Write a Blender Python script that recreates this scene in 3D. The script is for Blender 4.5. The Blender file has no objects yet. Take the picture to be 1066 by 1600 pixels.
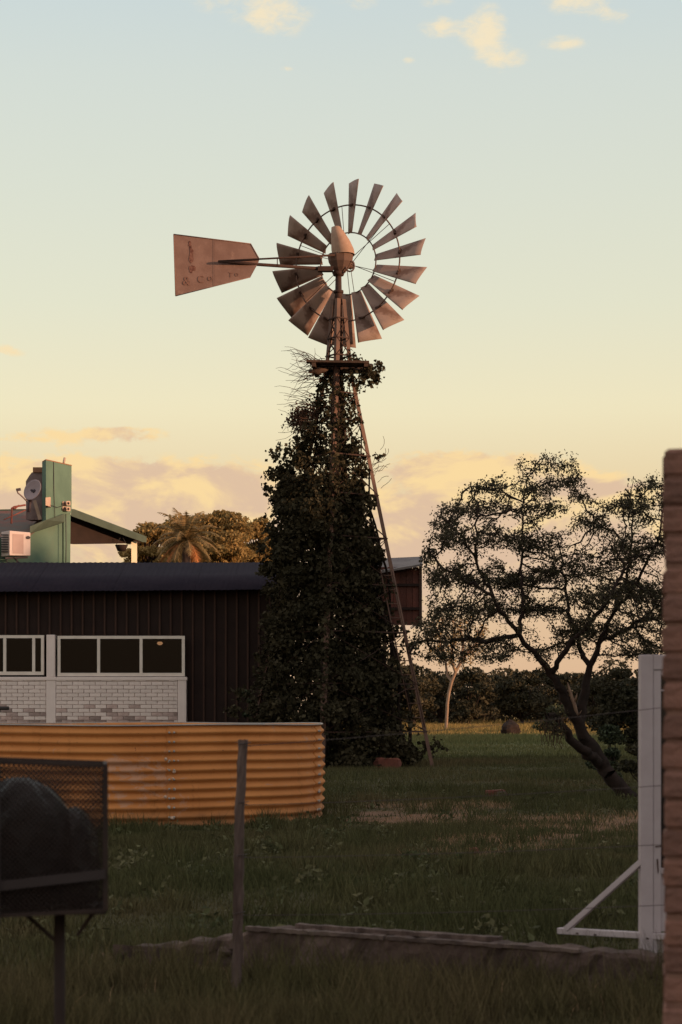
import bpy, math, random
import numpy as np
from mathutils import Vector, Matrix

random.seed(7)
rng = np.random.default_rng(7)
SC = bpy.context.scene
COL = SC.collection
R = math.radians

# ------------------------------------------------------------------ camera
F, HX, HY, H = 3000.0, 533.0, 1112.0, 1.4      # focal length in photo pixels, horizon row, eye height
cam_d = bpy.data.cameras.new('camera')
cam = bpy.data.objects.new('camera', cam_d)
COL.objects.link(cam)
cam.location = (0, 0, H)
cam.rotation_euler = (R(90), 0, 0)
cam_d.sensor_fit = 'VERTICAL'
cam_d.sensor_height = 36.0
cam_d.sensor_width = 24.0
cam_d.lens = F / 1600 * 36
cam_d.shift_y = (HY - 800) / 1600
cam_d.clip_start = 0.1
cam_d.clip_end = 3000
cam_d.dof.use_dof = True
cam_d.dof.focus_distance = 42
cam_d.dof.aperture_fstop = 5.6
SC.camera = cam

# ------------------------------------------------------------------ world, sun, exposure
SUN_EL, SUN_B = R(6.0), R(22.0)                 # low sun, from the right and a little behind the camera
TOSUN = Vector((math.cos(SUN_B) * math.cos(SUN_EL), -math.sin(SUN_B) * math.cos(SUN_EL), math.sin(SUN_EL)))

def lin(*c):
    o = []
    for v in c:
        v = v / 255
        o.append(v / 12.92 if v <= 0.04045 else ((v + 0.055) / 1.055) ** 2.4)
    return (*o, 1)

class NT:
    """small node-tree helper"""
    def __init__(s, nt):
        s.nt = nt; s.n = nt.nodes; s.l = nt.links
    def node(s, t, **kw):
        x = s.n.new(t)
        for k, v in kw.items():
            setattr(x, k, v)
        return x
    def link(s, a, b): s.l.new(a, b)
    def put(s, sock, v):
        if hasattr(v, 'is_linked') or hasattr(v, 'links'):
            s.l.new(v, sock)
        else:
            sock.default_value = v
    def m(s, op, a, b=0.0, c=None, clamp=False):
        x = s.n.new('ShaderNodeMath'); x.operation = op; x.use_clamp = clamp
        s.put(x.inputs[0], a); s.put(x.inputs[1], b)
        if c is not None: s.put(x.inputs[2], c)
        return x.outputs[0]
    def smooth(s, v, a, b):
        x = s.n.new('ShaderNodeMapRange'); x.interpolation_type = 'SMOOTHSTEP'
        s.put(x.inputs['Value'], v)
        x.inputs['From Min'].default_value = a; x.inputs['From Max'].default_value = b
        return x.outputs[0]
    def ramp(s, v, stops):
        x = s.n.new('ShaderNodeValToRGB'); s.put(x.inputs[0], v)
        e = x.color_ramp.elements
        while len(e) < len(stops): e.new(0.5)
        for i, (p, c) in enumerate(stops):
            e[i].position = p; e[i].color = c if len(c) == 4 else (*c, 1)
        return x.outputs[0]
    def mix(s, f, a, b, mode='MIX'):
        x = s.n.new('ShaderNodeMix'); x.data_type = 'RGBA'; x.blend_type = mode
        s.put(x.inputs[0], f); s.put(x.inputs[6], a); s.put(x.inputs[7], b)
        return x.outputs[2]
    def noise(s, vec, scale, detail=4, rough=0.55, dist=0.0):
        x = s.n.new('ShaderNodeTexNoise')
        if vec is not None: s.l.new(vec, x.inputs['Vector'])
        x.inputs['Scale'].default_value = scale; x.inputs['Detail'].default_value = detail
        x.inputs['Roughness'].default_value = rough; x.inputs['Distortion'].default_value = dist
        return x.outputs[0]

def build_world():
    w = bpy.data.worlds.new('World'); SC.world = w; w.use_nodes = True
    t = NT(w.node_tree); t.n.clear()
    out = t.node('ShaderNodeOutputWorld'); bg = t.node('ShaderNodeBackground')
    t.link(bg.outputs[0], out.inputs[0])
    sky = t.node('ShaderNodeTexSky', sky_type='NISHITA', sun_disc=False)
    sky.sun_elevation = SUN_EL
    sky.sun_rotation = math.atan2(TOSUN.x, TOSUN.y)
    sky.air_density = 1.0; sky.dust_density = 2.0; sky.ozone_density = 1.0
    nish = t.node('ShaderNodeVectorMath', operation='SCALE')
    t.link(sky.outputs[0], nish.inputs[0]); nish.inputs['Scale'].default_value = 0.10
    tc = t.node('ShaderNodeTexCoord'); sep = t.node('ShaderNodeSeparateXYZ')
    t.link(tc.outputs['Generated'], sep.inputs[0])
    x, y, z = sep.outputs
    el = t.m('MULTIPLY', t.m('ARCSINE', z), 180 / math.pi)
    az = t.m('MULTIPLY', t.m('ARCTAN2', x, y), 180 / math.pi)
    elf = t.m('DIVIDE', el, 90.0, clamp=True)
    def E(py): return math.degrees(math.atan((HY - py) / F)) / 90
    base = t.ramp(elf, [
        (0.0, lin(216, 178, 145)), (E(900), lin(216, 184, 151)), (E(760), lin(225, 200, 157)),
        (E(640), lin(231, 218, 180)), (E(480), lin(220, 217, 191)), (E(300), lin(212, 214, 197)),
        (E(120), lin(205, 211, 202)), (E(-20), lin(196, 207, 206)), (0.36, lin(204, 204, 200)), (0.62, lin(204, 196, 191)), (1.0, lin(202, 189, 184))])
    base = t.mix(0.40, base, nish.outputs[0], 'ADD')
    # clouds: banks near the horizon all round, a few high wisps
    cv = t.node('ShaderNodeCombineXYZ')
    t.put(cv.inputs[0], az); t.put(cv.inputs[1], t.m('MULTIPLY', el, 1.9)); cv.inputs[2].default_value = 3.3
    n1 = t.noise(cv.outputs[0], 0.34, 7, 0.56, 0.5)
    n2 = t.noise(cv.outputs[0], 1.9, 7, 0.62, 0.4)
    nlow = t.noise(cv.outputs[0], 0.11, 2, 0.5)
    def blob(px, py, wx, wy, amp):
        a0 = math.degrees(math.atan((px - HX) / F)); e0 = math.degrees(math.atan((HY - py) / F))
        sa = math.degrees(wx / F); se = math.degrees(wy / F)
        dx = t.m('DIVIDE', t.m('SUBTRACT', az, a0), sa); dy = t.m('DIVIDE', t.m('SUBTRACT', el, e0), se)
        d = t.m('ADD', t.m('MULTIPLY', dx, dx), t.m('MULTIPLY', dy, dy))
        return t.m('MULTIPLY', t.m('EXPONENT', t.m('MULTIPLY', d, -1.0)), amp)
    blobs = [(150, 680, 120, 13, .62), (60, 690, 90, 10, .35), (200, 780, 190, 52, .85), (330, 772, 110, 45, .55), (10, 762, 110, 50, .65), (150, 735, 60, 22, .35), (260, 745, 60, 20, .3),
             (300, 850, 240, 45, .45),
             (690, 735, 75, 26, .78), (790, 730, 90, 26, .66), (840, 770, 130, 26, .55), (960, 775, 110, 26, .55), (650, 830, 130, 45, .6), (870, 850, 160, 40, .4),
             (425, 22, 62, 34, .72), (330, 5, 60, 18, .35), (560, 2, 42, 14, .42), (690, 44, 34, 15, .72), (762, 58, 32, 42, .86), (800, 100, 30, 16, .62),
             (680, 3, 30, 9, .6), (905, 10, 52, 20, .72), (960, 35, 34, 14, .5), (885, 74, 38, 12, .6), (8, 558, 34, 12, .6), (640, 95, 12, 6, .5), (448, 108, 12, 5, .5)]
    s = None
    for b in blobs:
        v = blob(*b); s = v if s is None else t.m('ADD', s, v)
    db = t.m('DIVIDE', t.m('SUBTRACT', el, 4.2), 3.0)
    band = t.m('MULTIPLY', t.m('EXPONENT', t.m('MULTIPLY', t.m('MULTIPLY', db, db), -1.0)), t.smooth(nlow, 0.42, 0.62))
    s = t.m('ADD', s, t.m('MULTIPLY', band, 0.55))
    nn = t.m('ADD', t.m('MULTIPLY', t.m('SUBTRACT', n1, 0.5), 1.25), t.m('MULTIPLY', t.m('SUBTRACT', n2, 0.5), 1.15))
    dens = t.m('ADD', s, t.m('MULTIPLY', nn, t.smooth(s, 0.05, 0.4)))
    mask = t.mix(t.smooth(el, 8.5, 13.0), t.smooth(dens, 0.27, 0.66), t.smooth(dens, 0.18, 0.95))
    # cloud colour: warm tops, dull mauve undersides and cores, paler high up
    cvo = t.node('ShaderNodeVectorMath', operation='ADD')
    t.link(cv.outputs[0], cvo.inputs[0]); cvo.inputs[1].default_value = (0.35, 0.9, 0)
    n1o = t.noise(cvo.outputs[0], 0.34, 7, 0.56, 0.5)
    lit = t.smooth(t.m('ADD', t.m('SUBTRACT', n1, n1o), t.m('MULTIPLY', t.m('SUBTRACT', el, 6.3), 0.055)), -0.10, 0.13)
    low = t.mix(lit, lin(222, 190, 162), lin(252, 219, 160))
    hi = t.mix(lit, lin(232, 212, 186), lin(248, 230, 194))
    ccol = t.mix(t.smooth(el, 8.5, 13.0), low, hi)
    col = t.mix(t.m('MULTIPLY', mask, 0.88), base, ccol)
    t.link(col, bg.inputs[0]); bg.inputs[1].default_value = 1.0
build_world()

sl = bpy.data.lights.new('sun', 'SUN'); sun = bpy.data.objects.new('sun', sl); COL.objects.link(sun)
sl.energy = 4.8; sl.angle = R(0.7); sl.color = (1.0, 0.60, 0.34)
sun.rotation_euler = (-TOSUN).to_track_quat('-Z', 'Y').to_euler()
sun.location = (60, -20, 40)

vs = SC.view_settings
vs.view_transform = 'Standard'; vs.look = 'None'; vs.exposure = 0.0; vs.gamma = 1.0; vs.use_curve_mapping = False
SC.cycles.max_bounces = 5; SC.cycles.diffuse_bounces = 3; SC.cycles.transparent_max_bounces = 8

# ------------------------------------------------------------------ helpers
def P(px, py, Y):
    return Vector(((px - HX) / F * Y, Y, H - (py - HY) / F * Y))
def PX(px, Y): return (px - HX) / F * Y
def PZ(py, Y): return H - (py - HY) / F * Y

MATS = {}
def mat(name, c1, c2=None, scale=8.0, rough=0.85, bump=0.0, bscale=None, c3=None, metal=0.0, t3=(0.58, 0.70), stretch=None, island=0.0, trans=0.0, spec=0.3):
    """procedural material: two noise-blended colours, optional third patchy colour, relief, per-piece variation"""
    m = bpy.data.materials.new(name); m.use_nodes = True; MATS[name] = m
    t = NT(m.node_tree); bs = t.n['Principled BSDF']; out = t.n['Material Output']
    tc = t.node('ShaderNodeTexCoord'); vec = tc.outputs['Object']
    if stretch:
        mp = t.node('ShaderNodeMapping'); t.link(vec, mp.inputs[0]); mp.inputs['Scale'].default_value = stretch; vec = mp.outputs[0]
    c1 = (*c1, 1) if len(c1) == 3 else c1
    c2 = c1 if c2 is None else ((*c2, 1) if len(c2) == 3 else c2)
    n = t.noise(vec, scale, 5, 0.6)
    col = t.mix(t.smooth(n, 0.32, 0.68), c1, c2)
    if c3 is not None:
        n3 = t.noise(vec, scale * 0.45, 6, 0.65, 0.6)
        col = t.mix(t.smooth(n3, *t3), col, (*c3, 1) if len(c3) == 3 else c3)
    if island:
        g = t.node('ShaderNodeNewGeometry'); oi = t.node('ShaderNodeObjectInfo')
        rr = t.m('FRACT', t.m('ADD', g.outputs['Random Per Island'], oi.outputs['Random']))
        k = t.m('ADD', t.m('MULTIPLY', rr, 2 * island), 1 - island)
        sc_ = t.node('ShaderNodeVectorMath', operation='SCALE'); t.link(col, sc_.inputs[0]); t.link(k, sc_.inputs['Scale']); col = sc_.outputs[0]
    t.link(col, bs.inputs['Base Color'])
    bs.inputs['Roughness'].default_value = rough; bs.inputs['Metallic'].default_value = metal
    bs.inputs['Specular IOR Level'].default_value = spec
    if bump:
        b = t.node('ShaderNodeBump'); b.inputs['Strength'].default_value = bump; b.inputs['Distance'].default_value = 0.02
        t.link(t.noise(vec, bscale or scale * 3, 4, 0.6), b.inputs['Height']); t.link(b.outputs[0], bs.inputs['Normal'])
    if trans:
        tr = t.node('ShaderNodeBsdfTranslucent'); t.link(col, tr.inputs[0])
        mx = t.node('ShaderNodeMixShader'); mx.inputs[0].default_value = trans
        t.link(bs.outputs[0], mx.inputs[1]); t.link(tr.outputs[0], mx.inputs[2]); t.link(mx.outputs[0], out.inputs[0])
    return m

ORG = {}      # world origin of every object used as a parent
def tag(o, label=None, cat=None, group=None, kind=None):
    if label: o['label'] = label
    if cat: o['category'] = cat
    if group: o['group'] = group
    if kind: o['kind'] = kind
    return o
def thing(name, label, cat, loc, group=None):
    o = bpy.data.objects.new(name, None); o.empty_display_size = 0.2
    COL.objects.link(o); o.location = loc; ORG[o.name] = Vector(loc)
    return tag(o, label, cat, group)
def link(name, me, m, parent=None, loc=(0, 0, 0)):
    """link mesh data as an object; loc is a world position, turned into the parent's frame"""
    o = bpy.data.objects.new(name, me); COL.objects.link(o)
    if m is not None and not me.materials: me.materials.append(MATS[m] if isinstance(m, str) else m)
    loc = Vector(loc); ORG[o.name] = loc
    if parent is not None:
        o.parent = parent; o.location = loc - ORG[parent.name]
    else:
        o.location = loc
    return o

class MB:
    def __init__(s): s.v = []; s.f = []; s.sm = []
    def face_add(s, vs_, fs, smooth=False):
        b = len(s.v); s.v += [tuple(v) for v in vs_]; s.f += [tuple(b + i for i in f) for f in fs]; s.sm += [smooth] * len(fs)
        return s
    def box(s, c, d, M=None, jit=0.0):
        c = Vector(c); vs_ = []
        for dx in (-.5, .5):
            for dy in (-.5, .5):
                for dz in (-.5, .5):
                    v = Vector((dx * d[0], dy * d[1], dz * d[2]))
                    if jit: v += Vector((random.uniform(-jit, jit), random.uniform(-jit, jit), random.uniform(-jit, jit)))
                    vs_.append((M @ v if M else v) + c)
        return s.face_add(vs_, [(0, 1, 3, 2), (4, 6, 7, 5), (0, 4, 5, 1), (2, 3, 7, 6), (0, 2, 6, 4), (1, 5, 7, 3)])
    def lohi(s, a, b): return s.box([(a[i] + b[i]) / 2 for i in range(3)], [abs(b[i] - a[i]) for i in range(3)])
    def tube(s, pts, rad, n=6, cap=True, smooth=True):
        pts = [Vector(p) for p in pts]
        if not isinstance(rad, (list, tuple)): rad = [rad] * len(pts)
        vs_ = []; fs = []; up = None
        for i, p in enumerate(pts):
            d = (pts[min(i + 1, len(pts) - 1)] - pts[max(i - 1, 0)])
            d = d.normalized() if d.length > 1e-9 else Vector((0, 0, 1))
            if up is None: up = Vector((0, 0, 1)) if abs(d.z) < 0.9 else Vector((1, 0, 0))
            a = d.cross(up)
            if a.length < 1e-5: a = d.cross(Vector((1, 0.3, 0)))
            a.normalize(); b = d.cross(a).normalized(); up = -b if False else up
            for k in range(n):
                t_ = 2 * math.pi * k / n
                vs_.append(p + (a * math.cos(t_) + b * math.sin(t_)) * rad[i])
        for i in range(len(pts) - 1):
            for k in range(n):
                fs.append((i * n + k, i * n + (k + 1) % n, (i + 1) * n + (k + 1) % n, (i + 1) * n + k))
        if cap:
            fs.append(tuple(range(n))[::-1]); fs.append(tuple((len(pts) - 1) * n + k for k in range(n)))
        return s.face_add(vs_, fs, smooth)
    def bar(s, a, b, w, t_=None):
        """rectangular bar from a to b"""
        a = Vector(a); b = Vector(b); d = (b - a); L = d.length; d.normalize()
        up = Vector((0, 0, 1)) if abs(d.z) < 0.95 else Vector((0, 1, 0))
        x = d.cross(up).normalized(); y = x.cross(d).normalized()
        M = Matrix((x, d, y)).transposed()
        return s.box((a + b) / 2, (w, L, t_ or w), M)
    def prism(s, poly, off):
        """polygon of world points pushed along the vector off"""
        n = len(poly); off = Vector(off)
        vs_ = [Vector(p) for p in poly] + [Vector(p) + off for p in poly]
        fs = [tuple(range(n))[::-1], tuple(range(n, 2 * n))] + [(i, (i + 1) % n, n + (i + 1) % n, n + i) for i in range(n)]
        return s.face_add(vs_, fs)
    def lathe(s, prof, c, n=24, M=None, smooth=True):
        c = Vector(c); vs_ = []; fs = []
        for r_, z_ in prof:
            for k in range(n):
                t_ = 2 * math.pi * k / n
                v = Vector((r_ * math.cos(t_), r_ * math.sin(t_), z_)); vs_.append((M @ v if M else v) + c)
        for i in range(len(prof) - 1):
            for k in range(n):
                fs.append((i * n + k, i * n + (k + 1) % n, (i + 1) * n + (k + 1) % n, (i + 1) * n + k))
        return s.face_add(vs_, fs, smooth)
    def mesh(s, name, org=(0, 0, 0)):
        me = bpy.data.meshes.new(name); org = Vector(org)
        me.from_pydata([tuple(Vector(v) - org) for v in s.v], [], s.f)
        me.polygons.foreach_set('use_smooth', s.sm); me.update(); return me
    def build(s, name, m, parent=None, loc=None):
        """world-space vertices; the object's origin goes to loc (or to the parent's origin)"""
        if loc is None: loc = ORG[parent.name] if parent is not None else (0, 0, 0)
        return link(name, s.mesh(name, loc), m, parent, loc)

def bevel(o, w=0.01, seg=2):
    b = o.modifiers.new('bevel', 'BEVEL'); b.width = w; b.segments = seg; b.limit_method = 'ANGLE'; return o

def np_mesh(name, V, polys_size, idx, smooth=False):
    """fast mesh from numpy arrays: V (n,3), faces all of polys_size corners"""
    me = bpy.data.meshes.new(name); nf = len(idx) // polys_size
    me.vertices.add(len(V)); me.vertices.foreach_set('co', np.asarray(V, dtype=np.float32).ravel())
    me.loops.add(len(idx)); me.loops.foreach_set('vertex_index', np.asarray(idx, dtype=np.int32))
    me.polygons.add(nf); me.polygons.foreach_set('loop_start', np.arange(0, len(idx), polys_size, dtype=np.int32))
    me.polygons.foreach_set('loop_total', np.full(nf, polys_size, dtype=np.int32))
    if smooth: me.polygons.foreach_set('use_smooth', np.ones(nf, dtype=bool))
    me.update(calc_edges=True); return me

def rand_unit(n):
    v = rng.normal(size=(n, 3)); return v / np.linalg.norm(v, axis=1)[:, None]

def leaves(C, size, droop=0.3, aspect=0.55, out=None):
    """leaf-shaped folded quads (two triangles hinged on the midrib) at centres C; returns V, tri index"""
    n = len(C); size = np.broadcast_to(size, (n,))[:, None]
    d = rand_unit(n); d[:, 2] -= droop
    if out is not None: d += out
    d /= np.linalg.norm(d, axis=1)[:, None]
    s = np.cross(d, rand_unit(n)); s /= np.linalg.norm(s, axis=1)[:, None] + 1e-9
    nn = np.cross(d, s)
    fold = rng.uniform(0.05, 0.35, (n, 1))
    a = C - d * size * 0.5; b = C + d * size * 0.5
    l = C - d * size * 0.08 + s * size * aspect * 0.5 + nn * size * fold * aspect
    r = C - d * size * 0.08 - s * size * aspect * 0.5 + nn * size * fold * aspect
    V = np.stack([a, l, b, r], axis=1).reshape(-1, 3)
    k = np.arange(n)[:, None] * 4
    I = np.concatenate([k, k + 1, k + 2, k, k + 2, k + 3], axis=1).ravel()
    return V, I

def leaf_obj(name, C, size, m, parent, org, **kw):
    V, I = leaves(C, size, **kw)
    return link(name, np_mesh(name, V - np.array(org), 3, I), m, parent, org)

def vnoise(x, y, s=1.0, seed=0):
    """cheap smooth value noise built of sines"""
    x = np.asarray(x) * s; y = np.asarray(y) * s
    return (np.sin(x * 1.3 + seed) * np.cos(y * 1.7 - seed * 2) + np.sin(x * 2.9 - y * 1.1 + seed * 3) * 0.6 + np.sin(y * 3.7 + x * 0.7 - seed) * 0.5 + np.sin(x * 6.1 + y * 4.3 + seed) * 0.25) / 2.35

# ------------------------------------------------------------------ materials
mat('rust_steel', (0.11, 0.062, 0.05), (0.15, 0.078, 0.058), 3, 0.75, 0.2)
mat('rust_dark', (0.04, 0.021, 0.018), (0.065, 0.03, 0.023), 4, 0.8, 0.2)
mat('blade_steel', (0.29, 0.20, 0.175), (0.35, 0.225, 0.19), 2.2, 0.62, 0.15, c3=(0.18, 0.10, 0.08), spec=0.3, island=0.15)
mat('helmet_steel', (0.38, 0.235, 0.175), (0.31, 0.18, 0.125), 5, 0.6, 0.2, c3=(0.5, 0.33, 0.22))
mat('vane_steel', (0.24, 0.14, 0.12), (0.19, 0.105, 0.088), 3, 0.7, 0.15, c3=(0.33, 0.2, 0.17), t3=(0.6, 0.72))
mat('vane_letter', (0.17, 0.08, 0.065), (0.24, 0.125, 0.10), 9, 0.8)
mat('rust_stain', (0.09, 0.03, 0.025), (0.22, 0.105, 0.085), 14, 0.85)
mat('old_wood', (0.06, 0.038, 0.034), (0.14, 0.095, 0.085), 16, 0.9, 0.5, stretch=(1, 1, 0.15), c3=(0.25, 0.19, 0.175), t3=(0.6, 0.72))
mat('plank_wood', (0.05, 0.03, 0.022), (0.09, 0.05, 0.035), 6, 0.9, 0.4)
mat('bark', (0.017, 0.010, 0.0085), (0.03, 0.0165, 0.014), 6, 0.95, 0.6)
mat('sunlit_dead_wood', (0.30, 0.19, 0.14), (0.2, 0.12, 0.09), 8, 0.9, 0.3)
mat('pale_bark', (0.30, 0.20, 0.15), (0.22, 0.14, 0.10), 3, 0.9, 0.2)
mat('ivy_leaf', (0.032, 0.028, 0.017), (0.060, 0.048, 0.029), 0.9, 0.8, island=0.45, trans=0.1, spec=0.06)
mat('dead_leaf', (0.06, 0.03, 0.02), (0.1, 0.05, 0.03), 3, 0.9, island=0.5)
mat('thorn_leaf', (0.042, 0.038, 0.020), (0.068, 0.052, 0.028), 2, 0.7, island=0.5, trans=0.25)
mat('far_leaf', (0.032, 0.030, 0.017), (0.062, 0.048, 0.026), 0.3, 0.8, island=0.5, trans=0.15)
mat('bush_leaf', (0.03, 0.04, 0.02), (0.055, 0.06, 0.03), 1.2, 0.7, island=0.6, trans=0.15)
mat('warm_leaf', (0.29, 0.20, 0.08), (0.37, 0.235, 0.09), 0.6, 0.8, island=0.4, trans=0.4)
mat('palm_leaf', (0.20, 0.14, 0.06), (0.27, 0.165, 0.075), 0.8, 0.75, island=0.3, trans=0.2)
mat('dry_leaf', (0.42, 0.15, 0.05), (0.30, 0.11, 0.04), 1.0, 0.9, island=0.3)
mat('twig', (0.05, 0.028, 0.022), (0.09, 0.045, 0.03), 5, 0.9)
mat('grass_near', (0.085, 0.073, 0.035), (0.118, 0.089, 0.048), 0.9, 0.9, island=0.5, trans=0.25, spec=0.1, c3=(0.14, 0.105, 0.062))
mat('grass_yard', (0.064, 0.068, 0.030), (0.092, 0.082, 0.040), 0.35, 0.9, island=0.4, trans=0.2, spec=0.1, c3=(0.125, 0.092, 0.05), t3=(0.5, 0.66))
mat('grass_straw', (0.27, 0.16, 0.095), (0.36, 0.21, 0.12), 1.0, 0.9, island=0.4)
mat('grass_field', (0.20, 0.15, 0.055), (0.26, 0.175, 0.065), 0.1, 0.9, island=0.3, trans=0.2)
mat('grass_meadow', (0.115, 0.125, 0.055), (0.16, 0.145, 0.065), 0.15, 0.9, island=0.3, trans=0.2, spec=0.1)
def tank_mat():
    m = bpy.data.materials.new('tank_paint'); m.use_nodes = True; t = NT(m.node_tree); bs = t.n['Principled BSDF']
    tc = t.node('ShaderNodeTexCoord'); v = tc.outputs['Object']
    def vec(sc):
        mp = t.node('ShaderNodeMapping'); t.link(v, mp.inputs[0]); mp.inputs['Scale'].default_value = sc; return mp.outputs[0]
    c = t.mix(t.smooth(t.noise(v, 1.1, 5, .6), .3, .7), (0.62, 0.255, 0.085, 1), (0.52, 0.20, 0.066, 1))
    c = t.mix(t.m('MULTIPLY', t.smooth(t.noise(v, 1.5, 7, .72, .8), .57, .64), .8), c, (0.52, 0.29, 0.20, 1))
    c = t.mix(t.m('MULTIPLY', t.smooth(t.noise(vec((1.2, 1.2, 9)), 2.6, 7, .7, .3), .62, .69), .75), c, (0.36, 0.27, 0.24, 1))
    c = t.mix(t.m('MULTIPLY', t.smooth(t.noise(vec((7, 7, .5)), 1.7, 6, .7), .55, .75), .45), c, (0.20, 0.075, 0.03, 1))
    c = t.mix(t.smooth(t.noise(v, 16, 4, .7), .68, .73), c, (0.17, 0.06, 0.03, 1))
    sep = t.node('ShaderNodeSeparateXYZ'); t.link(v, sep.inputs[0])
    c = t.mix(t.m('MULTIPLY', t.smooth(t.m('ADD', sep.outputs[2], t.m('MULTIPLY', t.noise(v, 4, 4, .6), -.25)), .16, -.08), .6), c, (0.13, 0.07, 0.04, 1))
    t.link(c, bs.inputs['Base Color']); bs.inputs['Roughness'].default_value = .72; bs.inputs['Specular IOR Level'].default_value = .2
    b = t.node('ShaderNodeBump'); b.inputs['Strength'].default_value = .12; b.inputs['Distance'].default_value = .02
    t.link(t.noise(v, 9, 5, .6), b.inputs['Height']); t.link(b.outputs[0], bs.inputs['Normal'])
    MATS['tank_paint'] = m
tank_mat()
mat('weed_leaf', (0.07, 0.078, 0.038), (0.12, 0.105, 0.055), 0.7, 0.8, island=0.4, trans=0.2, spec=0.15)
mat('sealant', (0.62, 0.44, 0.35), (0.45, 0.30, 0.24), 20, 0.8)
mat('tank_zinc', (0.30, 0.28, 0.28), (0.42, 0.36, 0.32), 5, 0.55, 0.1, metal=0.3)
mat('water', (0.01, 0.014, 0.012), (0.014, 0.018, 0.014), 2, 0.05, 0.05, 4, spec=0.5)
mat('shed_sheet', (0.027, 0.0165, 0.0155), (0.034, 0.0205, 0.0185), 2, 0.8, 0.1, spec=0.1)
mat('shed_batten', (0.05, 0.027, 0.022), (0.068, 0.034, 0.026), 3, 0.8, spec=0.2)
mat('shed_roof', (0.022, 0.018, 0.028), (0.028, 0.022, 0.033), 1.5, 0.85, 0.05, spec=0.05)
mat('roof_grey', (0.13, 0.11, 0.115), (0.17, 0.14, 0.14), 2, 0.8)
mat('red_board', (0.13, 0.042, 0.031), (0.075, 0.027, 0.022), 1.6, 0.85, 0.2, island=0.35)
mat('white_wall', (0.84, 0.70, 0.68), (0.77, 0.64, 0.62), 1.7, 0.85, 0.12, 20, c3=(0.42, 0.31, 0.28), t3=(0.64, 0.78))
mat('painted_brick', (0.84, 0.70, 0.68), (0.76, 0.63, 0.60), 6, 0.9, 0.2, island=0.06, c3=(0.45, 0.30, 0.26), t3=(0.64, 0.74))
mat('bare_brick', (0.52, 0.39, 0.37), (0.38, 0.27, 0.255), 6, 0.9, 0.2, island=0.35, c3=(0.42, 0.34, 0.32), t3=(0.55, 0.65))
mat('mortar', (0.62, 0.47, 0.44), (0.80, 0.66, 0.63), 8, 0.95)
mat('window_frame', (0.78, 0.68, 0.63), (0.70, 0.60, 0.55), 3, 0.5)
def glass_mat():
    m = bpy.data.materials.new('window_glass'); m.use_nodes = True; t = NT(m.node_tree); out = t.n['Material Output']; t.n.remove(t.n['Principled BSDF'])
    tr = t.node('ShaderNodeBsdfTransparent'); tr.inputs[0].default_value = (.42, .38, .35, 1); gl = t.node('ShaderNodeBsdfGlossy'); gl.inputs['Roughness'].default_value = .04
    tc = t.node('ShaderNodeTexCoord'); b = t.node('ShaderNodeBump'); b.inputs['Strength'].default_value = .05; t.link(t.noise(tc.outputs['Object'], 1.5, 3, .5), b.inputs['Height']); t.link(b.outputs[0], gl.inputs['Normal'])
    mx = t.node('ShaderNodeMixShader'); mx.inputs[0].default_value = .013; t.link(tr.outputs[0], mx.inputs[1]); t.link(gl.outputs[0], mx.inputs[2]); t.link(mx.outputs[0], out.inputs[0]); MATS['window_glass'] = m
glass_mat()
mat('room_dark', (0.012, 0.008, 0.007), (0.016, 0.01, 0.009), 2, 0.9)
mat('green_wall', (0.115, 0.185, 0.145), (0.095, 0.155, 0.122), 1.2, 0.85, 0.1, 15, c3=(0.135, 0.175, 0.135), t3=(0.5, 0.75))
mat('green_trim', (0.075, 0.10, 0.08), (0.055, 0.075, 0.06), 2, 0.8)
mat('soffit', (0.022, 0.012, 0.010), (0.03, 0.016, 0.013), 2, 0.9)
mat('tin_roof', (0.09, 0.085, 0.075), (0.13, 0.07, 0.055), 2.5, 0.75, c3=(0.17, 0.065, 0.05), t3=(0.5, 0.62))
mat('cream_post', (0.72, 0.62, 0.46), (0.66, 0.55, 0.4), 3, 0.8)
mat('ac_white', (0.60, 0.47, 0.46), (0.54, 0.42, 0.41), 3, 0.6)
mat('ac_panel', (0.42, 0.29, 0.28), (0.38, 0.26, 0.25), 3, 0.6)
mat('ac_dark', (0.05, 0.035, 0.045), None, 3, 0.7)
mat('dish_grey', (0.33, 0.25, 0.27), (0.28, 0.21, 0.23), 4, 0.6)
mat('chimney_render', (0.26, 0.19, 0.19), (0.17, 0.115, 0.115), 3, 0.9, 0.3)
mat('brick_and_sun_edge', (0.24, 0.115, 0.07), (0.3, 0.15, 0.09), 6, 0.9)
mat('lamp_case', (0.5, 0.36, 0.29), (0.42, 0.28, 0.22), 5, 0.6)
mat('red_pipe', (0.22, 0.06, 0.05), (0.16, 0.05, 0.04), 5, 0.7)
mat('cable', (0.06, 0.05, 0.05), None, 5, 0.7)
mat('pillar_brick', (0.25, 0.12, 0.092), (0.19, 0.098, 0.08), 9, 0.95, 0.8, 40, island=0.2, c3=(0.32, 0.165, 0.13), t3=(0.55, 0.72))
mat('pillar_mortar', (0.19, 0.095, 0.075), (0.25, 0.135, 0.105), 12, 0.95, 0.4)
mat('white_paint', (0.46, 0.385, 0.415), (0.41, 0.335, 0.36), 5, 0.6, 0.08, c3=(0.37, 0.31, 0.31), t3=(0.62, 0.75))
mat('pane_dark', (0.018, 0.012, 0.014), None, 3, 0.2)
mat('old_concrete', (0.10, 0.064, 0.055), (0.055, 0.035, 0.031), 5, 0.95, 0.6, 25, c3=(0.17, 0.115, 0.10), t3=(0.55, 0.7))
mat('concrete_edge', (0.15, 0.105, 0.092), (0.065, 0.044, 0.04), 7, 0.95, 0.4)
mat('rubble', (0.13, 0.088, 0.078), (0.075, 0.05, 0.045), 6, 0.95, 0.6)
mat('red_rubble', (0.16, 0.052, 0.038), (0.11, 0.04, 0.03), 6, 0.95, 0.4)
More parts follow.
